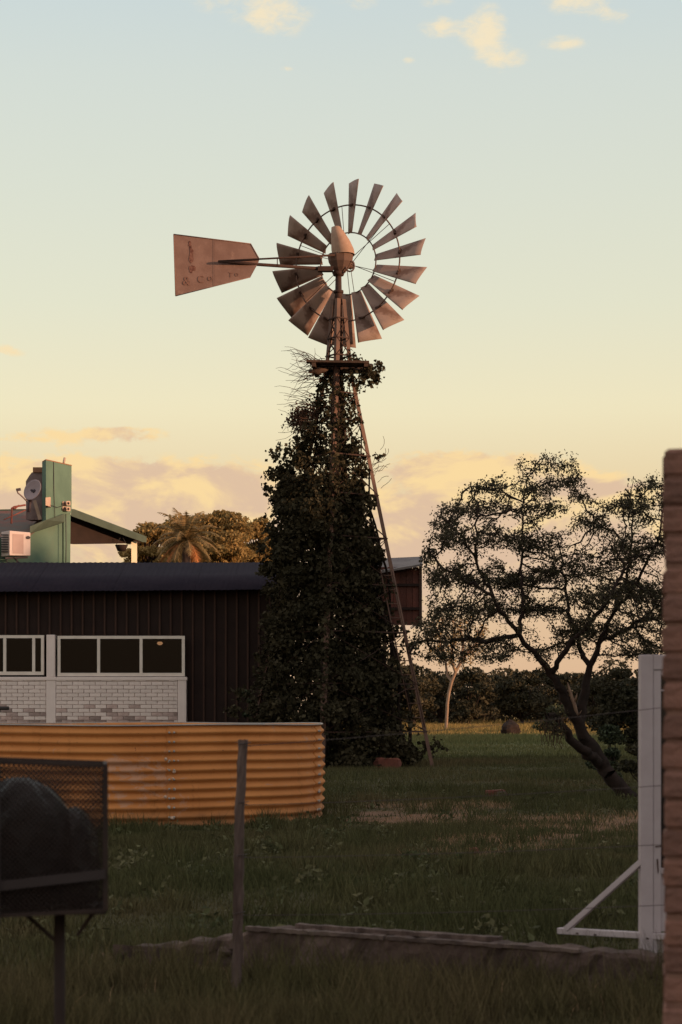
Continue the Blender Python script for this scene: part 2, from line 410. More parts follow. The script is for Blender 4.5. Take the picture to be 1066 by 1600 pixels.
mat('basket_steel', (0.028, 0.017, 0.016), (0.042, 0.025, 0.022), 6, 0.8)
mat('basket_band', (0.045, 0.033, 0.036), (0.036, 0.025, 0.026), 5, 0.7)
mat('black_plastic', (0.009, 0.0062, 0.0065), (0.013, 0.009, 0.009), 4, 0.36, 0.9, 14, spec=0.22)
mat('wire', (0.08, 0.06, 0.06), None, 5, 0.6, metal=0.3)

# ------------------------------------------------------------------ ground
def axis_lines(lo, a, b, hi, step, grow=1.18):
    l = list(np.arange(a, b + 1e-6, step)); d = step
    while l[-1] < hi: d *= grow; l.append(l[-1] + d)
    d = step
    while l[0] > lo: d *= grow; l.insert(0, l[0] - d)
    return np.array(l)

def dirt(x, y):
    """how bare the soil is: worn trails across the yard, the verge by the low wall, a track across the far field"""
    w = vnoise(x, y, 0.55, 1.0); w2 = vnoise(x, y, 2.2, 4.0)
    def band(c, half, x0, x1):
        e = np.abs(y - c - w * half * 0.9) / half
        m = np.clip(1.25 - e, 0, 1) * np.clip((x - x0) / 0.8 + w2, 0, 1) * np.clip((x1 - x) / 0.8 + w2, 0, 1)
        return m * np.clip(0.65 + 0.6 * w2, 0, 1)
    d = band(24.6 - 0.75 * (np.asarray(x) - 1), 3.6, -0.3, 6.5) * 1.5
    d = np.maximum(d, band(19.6, 1.4, 0.6, 3.4) * 0.9)
    d = np.maximum(d, band(10.6, 0.55, -1.5, -0.25) * 1.0)
    e = np.abs(np.asarray(y) - 108 - 0.25 * np.asarray(x)) / 9.0
    d = np.maximum(d, np.clip(1.1 - e, 0, 1) * 0.8)
    return np.clip(d, 0, 1)

def hgt(x, y):
    near = np.exp(-((np.asarray(y) - 16) / 30) ** 2)
    far = np.clip((np.asarray(y) - 60) / 120, 0, 1)
    return vnoise(x, y, 0.9, 2.0) * 0.025 * near + vnoise(x, y, 0.08, 5.0) * 0.18 * far + 0.35 * far * far

xs = axis_lines(-900, -8, 8, 900, 0.16); ys = axis_lines(-300, 5, 34, 1600, 0.16, 1.07)
GX, GY = np.meshgrid(xs, ys)
GZ = hgt(GX, GY)
V = np.stack([GX.ravel(), GY.ravel(), GZ.ravel()], axis=1)
nx, ny = len(xs), len(ys)
ii, jj = np.meshgrid(np.arange(nx - 1), np.arange(ny - 1))
q = (jj * nx + ii).ravel()
gme = np_mesh('ground', V, 4, np.stack([q, q + 1, q + nx + 1, q + nx], axis=1).ravel(), True)
at_ = gme.attributes.new('bare', 'FLOAT', 'POINT'); at_.data.foreach_set('value', dirt(GX, GY).ravel().astype(np.float32))
def ground_mat():
    m = bpy.data.materials.new('ground_soil'); m.use_nodes = True; t = NT(m.node_tree); bs = t.n['Principled BSDF']
    tc = t.node('ShaderNodeTexCoord'); v = tc.outputs['Object']
    a = t.node('ShaderNodeAttribute', attribute_name='bare')
    big = t.noise(v, 0.12, 4, 0.6); fine = t.noise(v, 6.0, 6, 0.7); mid = t.noise(v, 0.9, 5, 0.6)
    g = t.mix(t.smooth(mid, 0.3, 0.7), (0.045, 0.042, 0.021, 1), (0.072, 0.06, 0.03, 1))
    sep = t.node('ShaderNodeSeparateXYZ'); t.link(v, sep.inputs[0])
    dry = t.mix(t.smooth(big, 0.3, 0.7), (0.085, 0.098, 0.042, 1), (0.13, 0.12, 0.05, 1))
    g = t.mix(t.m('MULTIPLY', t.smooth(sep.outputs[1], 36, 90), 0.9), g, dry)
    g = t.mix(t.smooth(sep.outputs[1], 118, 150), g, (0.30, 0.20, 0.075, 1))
    s = t.mix(t.smooth(fine, 0.3, 0.7), (0.15, 0.09, 0.062, 1), (0.24, 0.145, 0.10, 1))
    c = t.mix(t.m('MULTIPLY', a.outputs['Fac'], t.smooth(t.m('ADD', fine, t.m('MULTIPLY', a.outputs['Fac'], 0.5)), 0.45, 0.75)), g, s)
    t.link(c, bs.inputs['Base Color']); bs.inputs['Roughness'].default_value = 0.95; bs.inputs['Specular IOR Level'].default_value = 0.1
    b = t.node('ShaderNodeBump'); b.inputs['Strength'].default_value = 0.7; b.inputs['Distance'].default_value = 0.05
    t.link(t.noise(v, 14, 5, 0.7), b.inputs['Height']); t.link(b.outputs[0], bs.inputs['Normal'])
    return m
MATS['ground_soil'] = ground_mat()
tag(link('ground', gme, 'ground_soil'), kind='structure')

# ------------------------------------------------------------------ corrugated stock tank
def build_tank():
    CX, CY, RT, HT = PX(204, 25.35), 25.35, 2.53, 1.235
    root = thing('water_tank', 'round open water tank of ochre painted corrugated iron standing in the grass', 'water tank', (CX, CY, 0))
    a0 = math.atan2(-RT * 0.985, PX(262, 22.9) - CX)       # seam facing the camera
    nsh, pitch = 6, 0.1123
    prof = []
    nz = 11 * 8
    for i in range(nz + 1):
        z = HT * i / nz
        prof.append((0.020 * math.sin(2 * math.pi * z / pitch), z))
    for s in range(nsh):
        mb = MB(); A0 = a0 + s * 2 * math.pi / nsh; A1 = A0 + 2 * math.pi / nsh + 0.03; na = 34
        vs_ = []; fs = []
        for i in range(na + 1):
            a = A0 + (A1 - A0) * i / na
            lap = 0.006 * (1 - i / na) + 0.0
            dent = 0.014 * math.sin(a * 9 + 1.0) + 0.009 * math.sin(a * 23 + 2 * math.sin(z_ * 3 if False else a * 4))
            for r_, z_ in prof:
                rr = RT + r_ + lap + dent * math.sin(z_ / HT * math.pi)
                vs_.append((CX + rr * math.cos(a), CY + rr * math.sin(a), z_ + 0.006 * math.sin(a * 5)))
        m_ = len(prof)
        for i in range(na):
            for j in range(m_ - 1):
                fs.append((i * m_ + j, (i + 1) * m_ + j, (i + 1) * m_ + j + 1, i * m_ + j + 1))
        mb.face_add(vs_, fs, True)
        o = mb.build('corrugated_sheet', 'tank_paint', root)
        sd = o.modifiers.new('thick', 'SOLIDIFY'); sd.thickness = 0.006
        bl = MB()
        for k in range(11):
            for da in (0.012, 0.035):
                a = A0 + da; z = pitch * (k + 0.25)
                M = Matrix.Rotation(a, 3, 'Z') @ Matrix.Rotation(R(90), 3, 'Y')
                bl.lathe([(0.0, 0.016), (0.011, 0.013), (0.015, 0.0)], (CX + (RT + 0.028) * math.cos(a), CY + (RT + 0.028) * math.sin(a), z), 8, M)
        tag(bl.build('bolt_row', 'tank_zinc', o), kind='stuff')
        dab = MB(); rr = random.Random(s)
        for k in range(8):
            for q_ in range(rr.choice((1, 2, 2, 3))):
                a = A0 + rr.uniform(-.01, .055); z = pitch * (k + .25) + rr.uniform(-.02, .02); r_ = rr.uniform(.008, .024)
                M = Matrix.Rotation(a, 3, 'Z') @ Matrix.Rotation(R(90), 3, 'Y')
                dab.lathe([(0.0, 0.008), (r_ * .7, 0.006), (r_, -0.006)], (CX + (RT + 0.031) * math.cos(a), CY + (RT + 0.031) * math.sin(a), z), 7, M)
        tag(dab.build('sealant_dabs', 'sealant', o), kind='stuff')
    rim = MB(); pts = [(CX + (RT + 0.005) * math.cos(2 * math.pi * i / 96), CY + (RT + 0.005) * math.sin(2 * math.pi * i / 96), HT + 0.004 + 0.006 * math.sin(2 * math.pi * i / 96 * 5)) for i in range(97)]
    rim.tube(pts, 0.011, 6, False); rim.build('rim', 'tank_zinc', root)
    wt = MB(); wt.face_add([(CX + (RT - 0.04) * math.cos(2 * math.pi * i / 64), CY + (RT - 0.04) * math.sin(2 * math.pi * i / 64), 0.86) for i in range(64)], [tuple(range(64))])
    wt.build('water', 'water', root)
    return CX, CY, RT
TANK = build_tank()

# ------------------------------------------------------------------ windmill
def build_windmill():
    Y0 = 49.0; s = Y0 / F
    AX = PX(529, Y0)
    root = thing('windmill', 'rusty multi-blade windpump on a lattice tower overgrown with ivy', 'windmill', (AX, Y0, 0))
    zt, zp = PZ(468, Y0), PZ(578, Y0)
    yaw = R(-10)
    def leg_pt(k, z):
        a = yaw + k * math.pi / 2
        if z > zp: r = 0.36 + (0.19 - 0.36) * (z - zp) / (zt - zp)
        else: r = 2.46 + (0.36 - 2.46) * z / zp
        return Vector((AX + r * math.cos(a), Y0 + r * math.sin(a), z))
    for k in range(4):
        mb = MB()
        for za, zb in ((0, zp), (zp, zt)):
            a = leg_pt(k, za); b = leg_pt(k, zb)
            ang = yaw + k * math.pi / 2
            t1 = Vector((-math.sin(ang + 0.8), math.cos(ang + 0.8), 0)) * 0.11; t2 = Vector((-math.sin(ang - 0.8), math.cos(ang - 0.8), 0)) * -0.11
            mb.prism([a, a + t1, a + t1 * 1.0 + t2 * 0.12, a + t1 * 0.12 + t2 * 0.12, a + t1 * 0.12 + t2, a + t2], b - a)
        mb.build('leg', 'rust_steel', root)
    levels = [0.9, 2.1, 3.4, 4.6, 5.8, 6.9, 7.9, 8.8, 9.5]
    for z in levels:
        for k in range(4):
            MB().bar(leg_pt(k, z), leg_pt(k + 1, z), 0.04, 0.03).build('girt', 'rust_dark', root)
    for i in range(len(levels) - 1):
        for k in range(4):
            a, b = leg_pt(k, levels[i]), leg_pt(k + 1, levels[i + 1]); c, d = leg_pt(k + 1, levels[i]), leg_pt(k, levels[i + 1])
            MB().tube([a, b], 0.011, 5).tube([c, d], 0.011, 5).build('cross_brace', 'rust_dark', root)
    # lattice of the narrow head above the platform
    for z in (zp + .35, zp + .8, zp + 1.3):
        for k in range(4): MB().bar(leg_pt(k, z), leg_pt(k + 1, z), 0.05, 0.03).build('girt', 'rust_dark', root)
    for za, zb in ((zp + .35, zp + .8), (zp + .8, zp + 1.3)):
        for k in range(4): MB().tube([leg_pt(k, za), leg_pt(k + 1, zb)], .012, 5).tube([leg_pt(k + 1, za), leg_pt(k, zb)], .012, 5).build('cross_brace', 'rust_dark', root)
    MB().tube([(AX + 0.02, Y0, 0.2), (AX, Y0, zt + 0.1)], 0.035, 8).build('pump_rod', 'rust_dark', root)
    MB().tube([(AX - 0.17, Y0 - 0.1, 7.2), (AX - 0.05, Y0 - 0.05, zt)], 0.03, 8).build('pump_rod', 'rust_dark', root)
    # ladder on the right-hand leg
    lad = MB()
    def lp(z, off): return leg_pt(0, z) + Vector((off, -0.12, 0))
    lad.tube([lp(1.0, -0.34), lp(5.0, -0.34)], 0.02, 6); lad.tube([lp(1.0, -0.04), lp(5.0, -0.04)], 0.02, 6)
    lo = lad.build('ladder', 'rust_steel', root)
    for i in range(11):
        z = 1.25 + i * 0.36
        MB().tube([lp(z, -0.36), lp(z, -0.02)], 0.013, 5).build('rung', 'rust_steel', lo)
    # platform of planks
    pz = PZ(575, Y0)
    for i in range(7):
        yy = Y0 - 0.72 + i * 0.235
        L0 = AX - 0.60 + random.uniform(-0.1, 0.06) - (0.15 if i in (0, 1) else 0); L1 = AX + 0.86 + random.uniform(-0.12, 0.1)
        if i == 3: continue
        mb = MB(); mb.box(((L0 + L1) / 2, yy, pz + 0.02), (L1 - L0, 0.2, 0.06), Matrix.Rotation(R(1.2 + random.uniform(-1, 1)), 3, 'Y'), 0.008)
        mb.build('platform_plank', 'plank_wood', root)
    for dx in (-0.62, 0.7):
        MB().bar((AX + dx, Y0 - 0.8, pz - 0.05), (AX + dx * 0.9, Y0 + 0.8, pz - 0.05), 0.1, 0.11).build('platform_joist', 'plank_wood', root)
    MB().tube([P(482, 580, Y0 - 0.5), P(497, 581, Y0 - 0.5), P(512, 575, Y0 - 0.4)], [0.045, 0.085, 0.07], 7).build('broken_plank', 'plank_wood', root)
    # mast pipe and head
    mp = MB(); mp.tube([(AX, Y0, zt - 0.12), (AX, Y0, PZ(455, Y0)), (AX, Y0, PZ(428, Y0))], [0.12, 0.085, 0.075], 12)
    mp.tube([(AX, Y0, PZ(458, Y0)), (AX, Y0, PZ(454, Y0))], 0.13, 12); mp.tube([(AX, Y0, PZ(431, Y0)), (AX, Y0, PZ(425, Y0))], [0.13, 0.17], 12)
    mp.build('mast_pipe', 'rust_dark', root)
    psi = R(27)
    ax = Vector((math.sin(psi), math.cos(psi), 0))
    hx = AX + 0.05; hz = PZ(410, Y0)
    gb = MB(); M3 = Matrix.Rotation(-psi, 3, 'Z')
    prof = [(0.02, PZ(427, Y0) - hz), (0.13, PZ(426, Y0) - hz), (0.22, PZ(419, Y0) - hz), (0.30, PZ(410, Y0) - hz), (0.325, PZ(401, Y0) - hz), (0.325, PZ(398, Y0) - hz)]
    gb.lathe(prof, (hx, Y0, hz), 10, smooth=False)
    g = gb.build('gearbox', 'rust_steel', root)
    # sheet-metal hood, leaning back, slightly flattened
    hd = MB(); vs_ = []; fs = []; n = 20
    for (py, cx, w, dp) in ((399, 537, 17.5, 0.36), (390, 535.5, 17.5, 0.35), (378, 532.5, 15, 0.30), (366, 528.5, 11.2, 0.24), (357, 525.5, 7.6, 0.17), (355, 524.5, 6.6, 0.14)):
        for k in range(n):
            t_ = 2 * math.pi * k / n
            vs_.append((PX(cx, Y0) + w * s * math.cos(t_), Y0 + dp * math.sin(t_), PZ(py, Y0) + 0.015 * math.cos(t_)))
    for i in range(5):
        for k in range(n): fs.append((i * n + k, i * n + (k + 1) % n, (i + 1) * n + (k + 1) % n, (i + 1) * n + k))
    fs.append(tuple(5 * n + k for k in range(n)))
    hd.face_add(vs_, fs, True); hd.build('hood', 'helmet_steel', root)
    rg = MB(); c = P(547, 416, Y0 - 0.15)
    rg.tube([c + Vector((0.11 * math.cos(t_), 0.03 * math.sin(t_), 0.14 * math.sin(t_))) for t_ in np.linspace(0, 2 * math.pi, 17)], 0.022, 6); rg.build('furl_ring', 'rust_steel', root)
    # ---- wheel: local frame x = right, y = axle (away), z = up
    wc = P(543.5, 412, Y0) + Vector((0, 0.62, 0)); wc.x = PX(544.0, wc.y); wc.z = PZ(412, wc.y)
    w = MB(); r_in, r_mid, r_out = 0.80, 1.50, 2.13
    w.tube([(0, -0.62, 0.0), (0, 0.22, 0)], 0.055, 8); w.tube([(0, -0.16, 0), (0, 0.16, 0)], 0.12, 12)
    for r_, y_, rad in ((r_in, 0.0, 0.018), (r_mid, -0.05, 0.02)):
        w.tube([(r_ * math.cos(t_), y_, r_ * math.sin(t_)) for t_ in np.linspace(0, 2 * math.pi, 73)], rad, 5, False)
    for k in range(6):
        a = R(39 + 60 * k)
        for da, yy in ((-0.045, -0.1), (0.045, 0.12)):
            w.tube([(0.10 * math.cos(a), yy, 0.10 * math.sin(a)), (r_mid * math.cos(a + da * 1.2), -0.05, r_mid * math.sin(a + da * 1.2))], 0.009, 5)
    wo = link('wheel', w.mesh('wheel'), 'rust_steel', root, wc); wo.rotation_euler.z = -psi
    # curved, pitched sail
    phi = R(39); nr, nc = 6, 6; vs_ = []; fs = []
    for i in range(nr + 1):
        f = i / nr; rr = r_in - 0.02 + (r_out - r_in + 0.02) * f
        ch = 0.26 + (0.655 - 0.26) * f
        for j in range(nc + 1):
            u = j / nc - 0.5
            cam_ = -0.20 * ch * (1 - 4 * u * u) + 0.08 * ch
            tz = u * ch * math.cos(phi) + cam_ * math.sin(phi)
            ty = u * ch * math.sin(phi) - cam_ * math.cos(phi) * -1
            vs_.append((rr, ty, tz))
    for i in range(nr):
        for j in range(nc): a = i * (nc + 1) + j; fs.append((a, a + 1, a + nc + 2, a + nc + 1))
    bm_ = MB().face_add(vs_, fs, True).mesh('blade'); bm_.materials.append(MATS['blade_steel'])
    for k in range(18):
        b = bpy.data.objects.new('blade', bm_); COL.objects.link(b); b.parent = wo
        b.rotation_euler = (R(random.uniform(-1.5, 1.5)), -(R(85.5) - k * 2 * math.pi / 18) + R(random.uniform(-.8, .8)), 0)
        sd = b.modifiers.new('thick', 'SOLIDIFY'); sd.thickness = 0.006
    # sail brackets where the sails meet the ring
    bk = MB().box((r_mid, -0.02, 0), (0.05, 0.1, 0.16), Matrix.Rotation(-0.6, 3, 'X')).mesh('sail_bracket'); bk.materials.append(MATS['rust_dark'])
    for k in range(18):
        o = bpy.data.objects.new('sail_bracket', bk); COL.objects.link(o); o.parent = wo; o.rotation_euler.y = -(R(85.5) - k * 2 * math.pi / 18)
    # ---- tail: two converging bars and the vane
    YV = 48.35
    MB().tube([P(519, 421, 48.85), P(400, 413, 48.55), P(341, 408.5, YV - 0.03)], [0.045, 0.042, 0.03], 8).build('tail_boom', 'rust_dark', root)
    MB().tube([P(536, 398, 48.75), P(440, 403, 48.6), P(341, 408, YV - 0.03)], [0.028, 0.024, 0.022], 8).build('tail_stay', 'rust_dark', root)
    MB().tube([P(433.5, 403, 48.6), P(433.5, 415.5, 48.6)], 0.014, 6).build('tail_strut', 'rust_dark', root)
    mb = MB(); mb.lohi((PX(497, 48.85), 48.72, PZ(425, 48.85)), (PX(521, 48.85), 48.9, PZ(417.5, 48.85))); mb.build('tail_hinge', 'rust_dark', root)
    dY = 0.35
    def VP(px, py): return P(px, py, YV + (px - 271) / 134 * dY * 0.5)
    vp = [(271.5, 366), (330, 372.5), (392, 381), (405.5, 405), (404, 410), (391.5, 433), (330, 449), (274.5, 462.5)]
    v = MB().prism([VP(*p) for p in vp], (0, 0.008, 0)).build('vane', 'vane_steel', root)
    e = MB()
    for a, b in ((0, 2), (2, 3), (5, 7), (7, 0)):
        e.tube([VP(*vp[a]) - Vector((0, 0.004, 0)), VP(*vp[b]) - Vector((0, 0.004, 0))], 0.012, 5)
    e.build('rolled_edge', 'vane_steel', v)
    MB().bar(VP(334, 374) - Vector((0, 0.004, 0)), VP(334, 446) - Vector((0, 0.004, 0)), 0.05, 0.003).build('seam_strip', 'vane_steel', v)
    # flaking lettering and an old rust run
    def text(txt, px, py, hpx, m):
        cu = bpy.data.curves.new('lettering', 'FONT'); cu.body = txt; cu.size = hpx * s * 1.38; cu.extrude = 0.001
        ob = bpy.data.objects.new('tmp', cu); COL.objects.link(ob)
        me = bpy.data.meshes.new_from_object(ob.evaluated_get(bpy.context.evaluated_depsgraph_get()))
        bpy.data.objects.remove(ob); me.materials.clear()
        o = link('lettering', me, m, v, VP(px, py) - Vector((0, 0.012, 0))); o.rotation_euler = (R(90), R(4), math.atan2(dY * .5, 134 * s))
        return o
    text('&', 285, 445, 14, 'vane_letter'); text('C', 308, 441, 11, 'vane_letter'); text('o', 324, 438.5, 11, 'vane_letter')
    text('T', 357, 433, 8, 'vane_letter'); text('o', 367, 431.5, 8, 'vane_letter')
    st = MB()
    def blotch(px, py, w_, h_, seed):
        r2 = random.Random(seed); pts = []
        for k in range(16):
            t_ = 2 * math.pi * k / 16; q_ = r2.uniform(0.55, 1.1)
            pts.append(VP(px + w_ * q_ * math.cos(t_), py + h_ * q_ * math.sin(t_)) - Vector((0, 0.009, 0)))
        st.face_add(pts, [tuple(range(16))])
    blotch(299, 398, 4.0, 17, 1); blotch(300, 420, 5.5, 7, 2); blotch(297, 382, 3, 6, 3)
    st.build('rust_run', 'rust_stain', v)
    return AX, Y0, leg_pt
WM = build_windmill()

# ------------------------------------------------------------------ ivy on the tower
def build_ivy():
    AX, Y0, leg_pt = WM
    tab = [(560, 535, 545), (585, 510, 545), (615, 503, 545), (640, 492, 548), (665, 482, 552), (690, 474, 557), (712, 455, 561), (740, 434, 566), (770, 424, 572), (810, 416, 580),
           (860, 413, 590), (900, 414, 596), (950, 414, 600), (985, 412, 606), (1010, 411, 612), (1040, 405, 624), (1080, 397, 638), (1115, 392, 646), (1160, 393, 652), (1200, 395, 656)]
    ty = np.array([t_[0] for t_ in tab]); tl = np.array([t_[1] for t_ in tab], float); tr = np.array([t_[2] for t_ in tab], float)
    root = thing('ivy', 'dense dark green ivy climbing and swallowing the windmill tower', 'ivy', (AX, Y0, 0))
    def ring(y, a, rad):
        l = np.interp(y, ty, tl); r = np.interp(y, ty, tr)
        nz = vnoise(a * 1.6 + 2 * np.sin(y * .013), y * 0.042, 1.0, 4.0) + .5 * vnoise(a * 4.1, y * .11, 1.0, 8.0); lump = 1.06 - 0.30 * np.clip(nz + .25, 0, 1.2)
        cx = (l + r) / 2; hw = (r - l) / 2 * np.where(np.abs(np.cos(a)) > 0.8, 1.02 + (lump - 1) * 0.55, lump)
        px = cx + hw * rad * np.cos(a)
        yy = Y0 + (hw * 1.08 + 4) * rad * np.sin(a) * Y0 / F
        return np.stack([(px - HX) / F * Y0, yy, H - (y - HY) / F * Y0], axis=1)
    # clump centres, then leaves gathered round them
    nb = 230
    yb = 1195 - (1195 - 690) * rng.beta(1.0, 1.2, nb); ab = rng.uniform(0, 2 * math.pi, nb)
    big = ring(yb, ab, rng.uniform(.70, .97, nb)); bsz = rng.uniform(.13, .34, nb) * np.clip((yb - 600) / 160, .6, 1)
    kb = (rng.uniform(0, 1, nb) < np.clip((yb - 640) / 90, .3, 1)); big, bsz = big[kb], bsz[kb]
    npl = (bsz * 750).astype(int)
    Cb = np.repeat(big, npl, axis=0); rb = np.repeat(bsz, npl)[:, None]
    dd = rand_unit(len(Cb)); dd[:, 2] *= .85
    L = Cb + dd * rb * (rng.uniform(.3, 1.08, (len(Cb), 1)) ** .5)
    L[:, 2] -= np.abs(rng.normal(0, .05, len(L)))
    # thin skin between the clumps
    n2 = 9000; y2 = 1200 - (1200 - 715) * rng.beta(1.0, 1.15, n2); a2 = rng.uniform(0, 2 * math.pi, n2)
    L2 = ring(y2, a2, rng.normal(0.84, 0.09, n2))
    # dense core so that no light shows through low down
    n3 = 26000; y3 = 1200 - (1200 - 745) * rng.uniform(0, 1, n3) ** 1.25; L3 = ring(y3, rng.uniform(0, 2 * math.pi, n3), np.sqrt(rng.uniform(0, 0.72, n3)))
    # stray sprigs
    sp = []
    for (px, py, r_, n) in ((575, 583, 12, 120), (585, 592, 9, 90), (590, 575, 7, 60), (562, 600, 9, 60), (553, 625, 6, 30), (556, 655, 8, 40), (430, 712, 8, 55), (436, 700, 5, 25), (421, 742, 7, 45), (417, 764, 6, 40), (441, 742, 5, 25),
                            (448, 725, 9, 60), (470, 690, 10, 70), (512, 640, 12, 90), (525, 655, 14, 110), (540, 660, 12, 90), (558, 690, 8, 50), (545, 590, 10, 70), (520, 578, 14, 60), (505, 604, 10, 80), (522, 612, 12, 100), (538, 620, 11, 90), (515, 590, 9, 60), (548, 560, 8, 50), (560, 566, 8, 50), (500, 628, 10, 80), (545, 640, 10, 70), (486, 672, 12, 90), (470, 700, 12, 90), (530, 690, 16, 140), (500, 690, 16, 150), (512, 715, 18, 200), (545, 705, 14, 110), (480, 722, 14, 120), (590, 715, 6, 20), (455, 706, 10, 70), (600, 925, 14, 90), (612, 985, 12, 70), (640, 1010, 16, 110), (668, 1170, 12, 70), (685, 1165, 7, 40), (375, 1085, 10, 60), (365, 1112, 9, 60)):
        c = np.array(P(px, py, Y0 - 0.2 + random.uniform(-0.3, 0.3))); sp.append(c + rng.normal(0, 1, (n, 3)) * r_ * Y0 / F * np.array([0.62, 0.62, 0.62]))
    for i in range(70):      # runners that hang or stick out of the mass
        yr = random.uniform(700, 1150); ar = random.choice([math.pi, math.pi * 1.2, math.pi * 1.5, math.pi * 1.8, 0]) + random.uniform(-.35, .35)
        p0 = ring(np.array([yr]), np.array([ar]), np.array([.97]))[0]; dr = np.array([math.cos(ar) * .5, math.sin(ar) * .5, random.uniform(-.5, .5)])
        n_ = random.randint(12, 30); t_ = np.linspace(0, random.uniform(.2, .55), n_)[:, None]
        sp.append(p0 + dr * t_ + np.array([0, 0, -.9]) * t_ ** 2 + rng.normal(0, .035, (n_, 3)))
    for k_ in (3, 2):
        zz_ = rng.uniform(1.5, 9.2, 1500); q_ = np.array([np.array(leg_pt(k_, z)) for z in zz_]); sp.append(q_ + rng.normal(0, .13, q_.shape))
    ALL = np.concatenate([L, L2, L3] + sp); ALL[:, 2] = np.maximum(ALL[:, 2], 0.03)
    leaf_obj('foliage', ALL, rng.uniform(0.05, 0.15, len(ALL)), 'ivy_leaf', root, (AX, Y0, 0), droop=0.5, aspect=0.85)
    dl = np.array(P(470, 655, Y0 - 0.1)) + rng.normal(0, 1, (900, 3)) * np.array([0.15, 0.15, 0.15])
    dl2 = np.array(P(486, 650, Y0 - 0.1)) + rng.normal(0, 1, (350, 3)) * np.array([0.12, 0.15, 0.2])
    leaf_obj('withered_foliage', np.concatenate([dl, dl2]), rng.uniform(0.06, 0.11, 1250), 'dead_leaf', root, (AX, Y0, 0))
    # climbing stems and bare twigs
    for k in range(16):
        pts = []; ph = random.uniform(0, 6); kk = k % 4
        zt = random.uniform(6.0, 9.6) if k < 9 else random.uniform(9.4, 10.1)
        for i in range(24):
            z = zt * i / 23; p = leg_pt(kk, z) * (0.75 if k < 4 else 0.45 + .03 * k) + Vector((AX, Y0, z)) * (0.25 if k < 4 else 0.55 - .03 * k)
            p.z = z; pts.append(p + Vector((0.1 * math.sin(z * 2 + ph), 0.1 * math.cos(z * 1.7 + ph), 0)))
        MB().tube(pts, [0.055 - 0.04 * i / 23 for i in range(24)], 6).build('stem', 'bark', root)
    tw = MB()
    for i in range(95):
        z0 = random.choice([random.uniform(615, 690), random.uniform(560, 600)])
        p = P(random.uniform(480, 510), z0, Y0 + random.uniform(-0.5, 0.4)); d = Vector((random.uniform(-1, -0.1), random.uniform(-.5, .5), random.uniform(-0.1, 0.9))).normalized()
        pts = [p.copy()]
        for j in range(random.randint(4, 8)):
            d = (d + Vector((random.uniform(-.5, .3), random.uniform(-.5, .5), random.uniform(-.55, .35)))).normalized(); p = p + d * 0.13; pts.append(p.copy())
        tw.tube(pts, [0.009 * (1 - 0.7 * j / len(pts)) for j in range(len(pts))], 4)
    for i in range(14):
        p = P(random.uniform(575, 598), random.uniform(690, 780), Y0); d = Vector((0.8, 0, 0.5)); pts = [p.copy()]
        for j in range(4):
            d = (d + Vector((random.uniform(-.5, .4), random.uniform(-.4, .4), random.uniform(-.4, .5)))).normalized(); p = p + d * 0.1; pts.append(p.copy())
        tw.tube(pts, 0.006, 4)
    tag(tw.build('bare_twigs', 'twig', root), kind='stuff')
build_ivy()

# ------------------------------------------------------------------ trees
def colonize(polys, att, step, kill, infl, iters, jitter=0.25):
    """grow twigs from given limbs towards attraction points; polys = list of point lists whose first point lies on an earlier limb"""
    N = []; par = []
    for pl in polys:
        pl = [np.array(p, float) for p in pl]
        if N:
            d = np.linalg.norm(np.array(N) - pl[0], axis=1); prev = int(np.argmin(d))
        else:
            N.append(pl[0]); par.append(-1); prev = 0
        for p in pl[1:]:
            a = N[prev]; n = max(1, int(np.linalg.norm(p - a) / (step * 1.2)))
            for i in range(1, n + 1):
                f = i / n; N.append(a + (p - a) * f + (rng.normal(0, 0.018, 3) if i < n else 0)); par.append(prev); prev = len(N) - 1
    nmain = len(N); alive = np.ones(len(att), bool)
    best = np.full(len(att), 1e9); bi = np.zeros(len(att), int)
    def upd(i0):
        A = np.array(N[i0:])
        for c in range(0, len(att), 600):
            d = np.linalg.norm(att[c:c + 600, None, :] - A[None], axis=2); j = d.argmin(1); dm = d[np.arange(len(j)), j]
            u = dm < best[c:c + 600]; best[c:c + 600][u] = dm[u]; bi[c:c + 600][u] = j[u] + i0
    upd(0)
    for it in range(iters):
        alive &= best > kill
        use = alive & (best < infl * (1.0 if it < iters * 0.6 else 1.6))
        if not use.any(): break
        Na = np.array(N); dirs = {}
        idx = np.nonzero(use)[0]; v = att[idx] - Na[bi[idx]]; v /= np.linalg.norm(v, axis=1)[:, None]
        acc = np.zeros((len(N), 3)); np.add.at(acc, bi[idx], v); i0 = len(N)
        for i in np.unique(bi[idx]):
            d = acc[i] / (np.linalg.norm(acc[i]) + 1e-9) + rng.normal(0, jitter, 3); d /= np.linalg.norm(d)
            N.append(Na[i] + d * step); par.append(int(i))
        upd(i0)
    return np.array(N), np.array(par), nmain

def branch_mesh(N, par, rad, sides=5):
    mb_v = []; idx = []; base = 0
    ang = np.arange(sides) * 2 * math.pi / sides
    for i in range(1, len(N)):
        p, q = N[par[i]], N[i]; d = q - p; L = np.linalg.norm(d)
        if L < 1e-6: continue
        d = d / L; u = np.cross(d, [0.31, 0.9, 0.2]); u /= np.linalg.norm(u); w = np.cross(d, u)
        ring = np.cos(ang)[:, None] * u + np.sin(ang)[:, None] * w
        r0 = min(rad[par[i]], rad[i] * 1.35)
        mb_v.append(p - d * r0 * 0.3 + ring * r0); mb_v.append(q + ring * rad[i])
        for k in range(sides): idx += [base + k, base + (k + 1) % sides, base + sides + (k + 1) % sides, base + sides + k]
        base += 2 * sides
    return np.concatenate(mb_v), idx

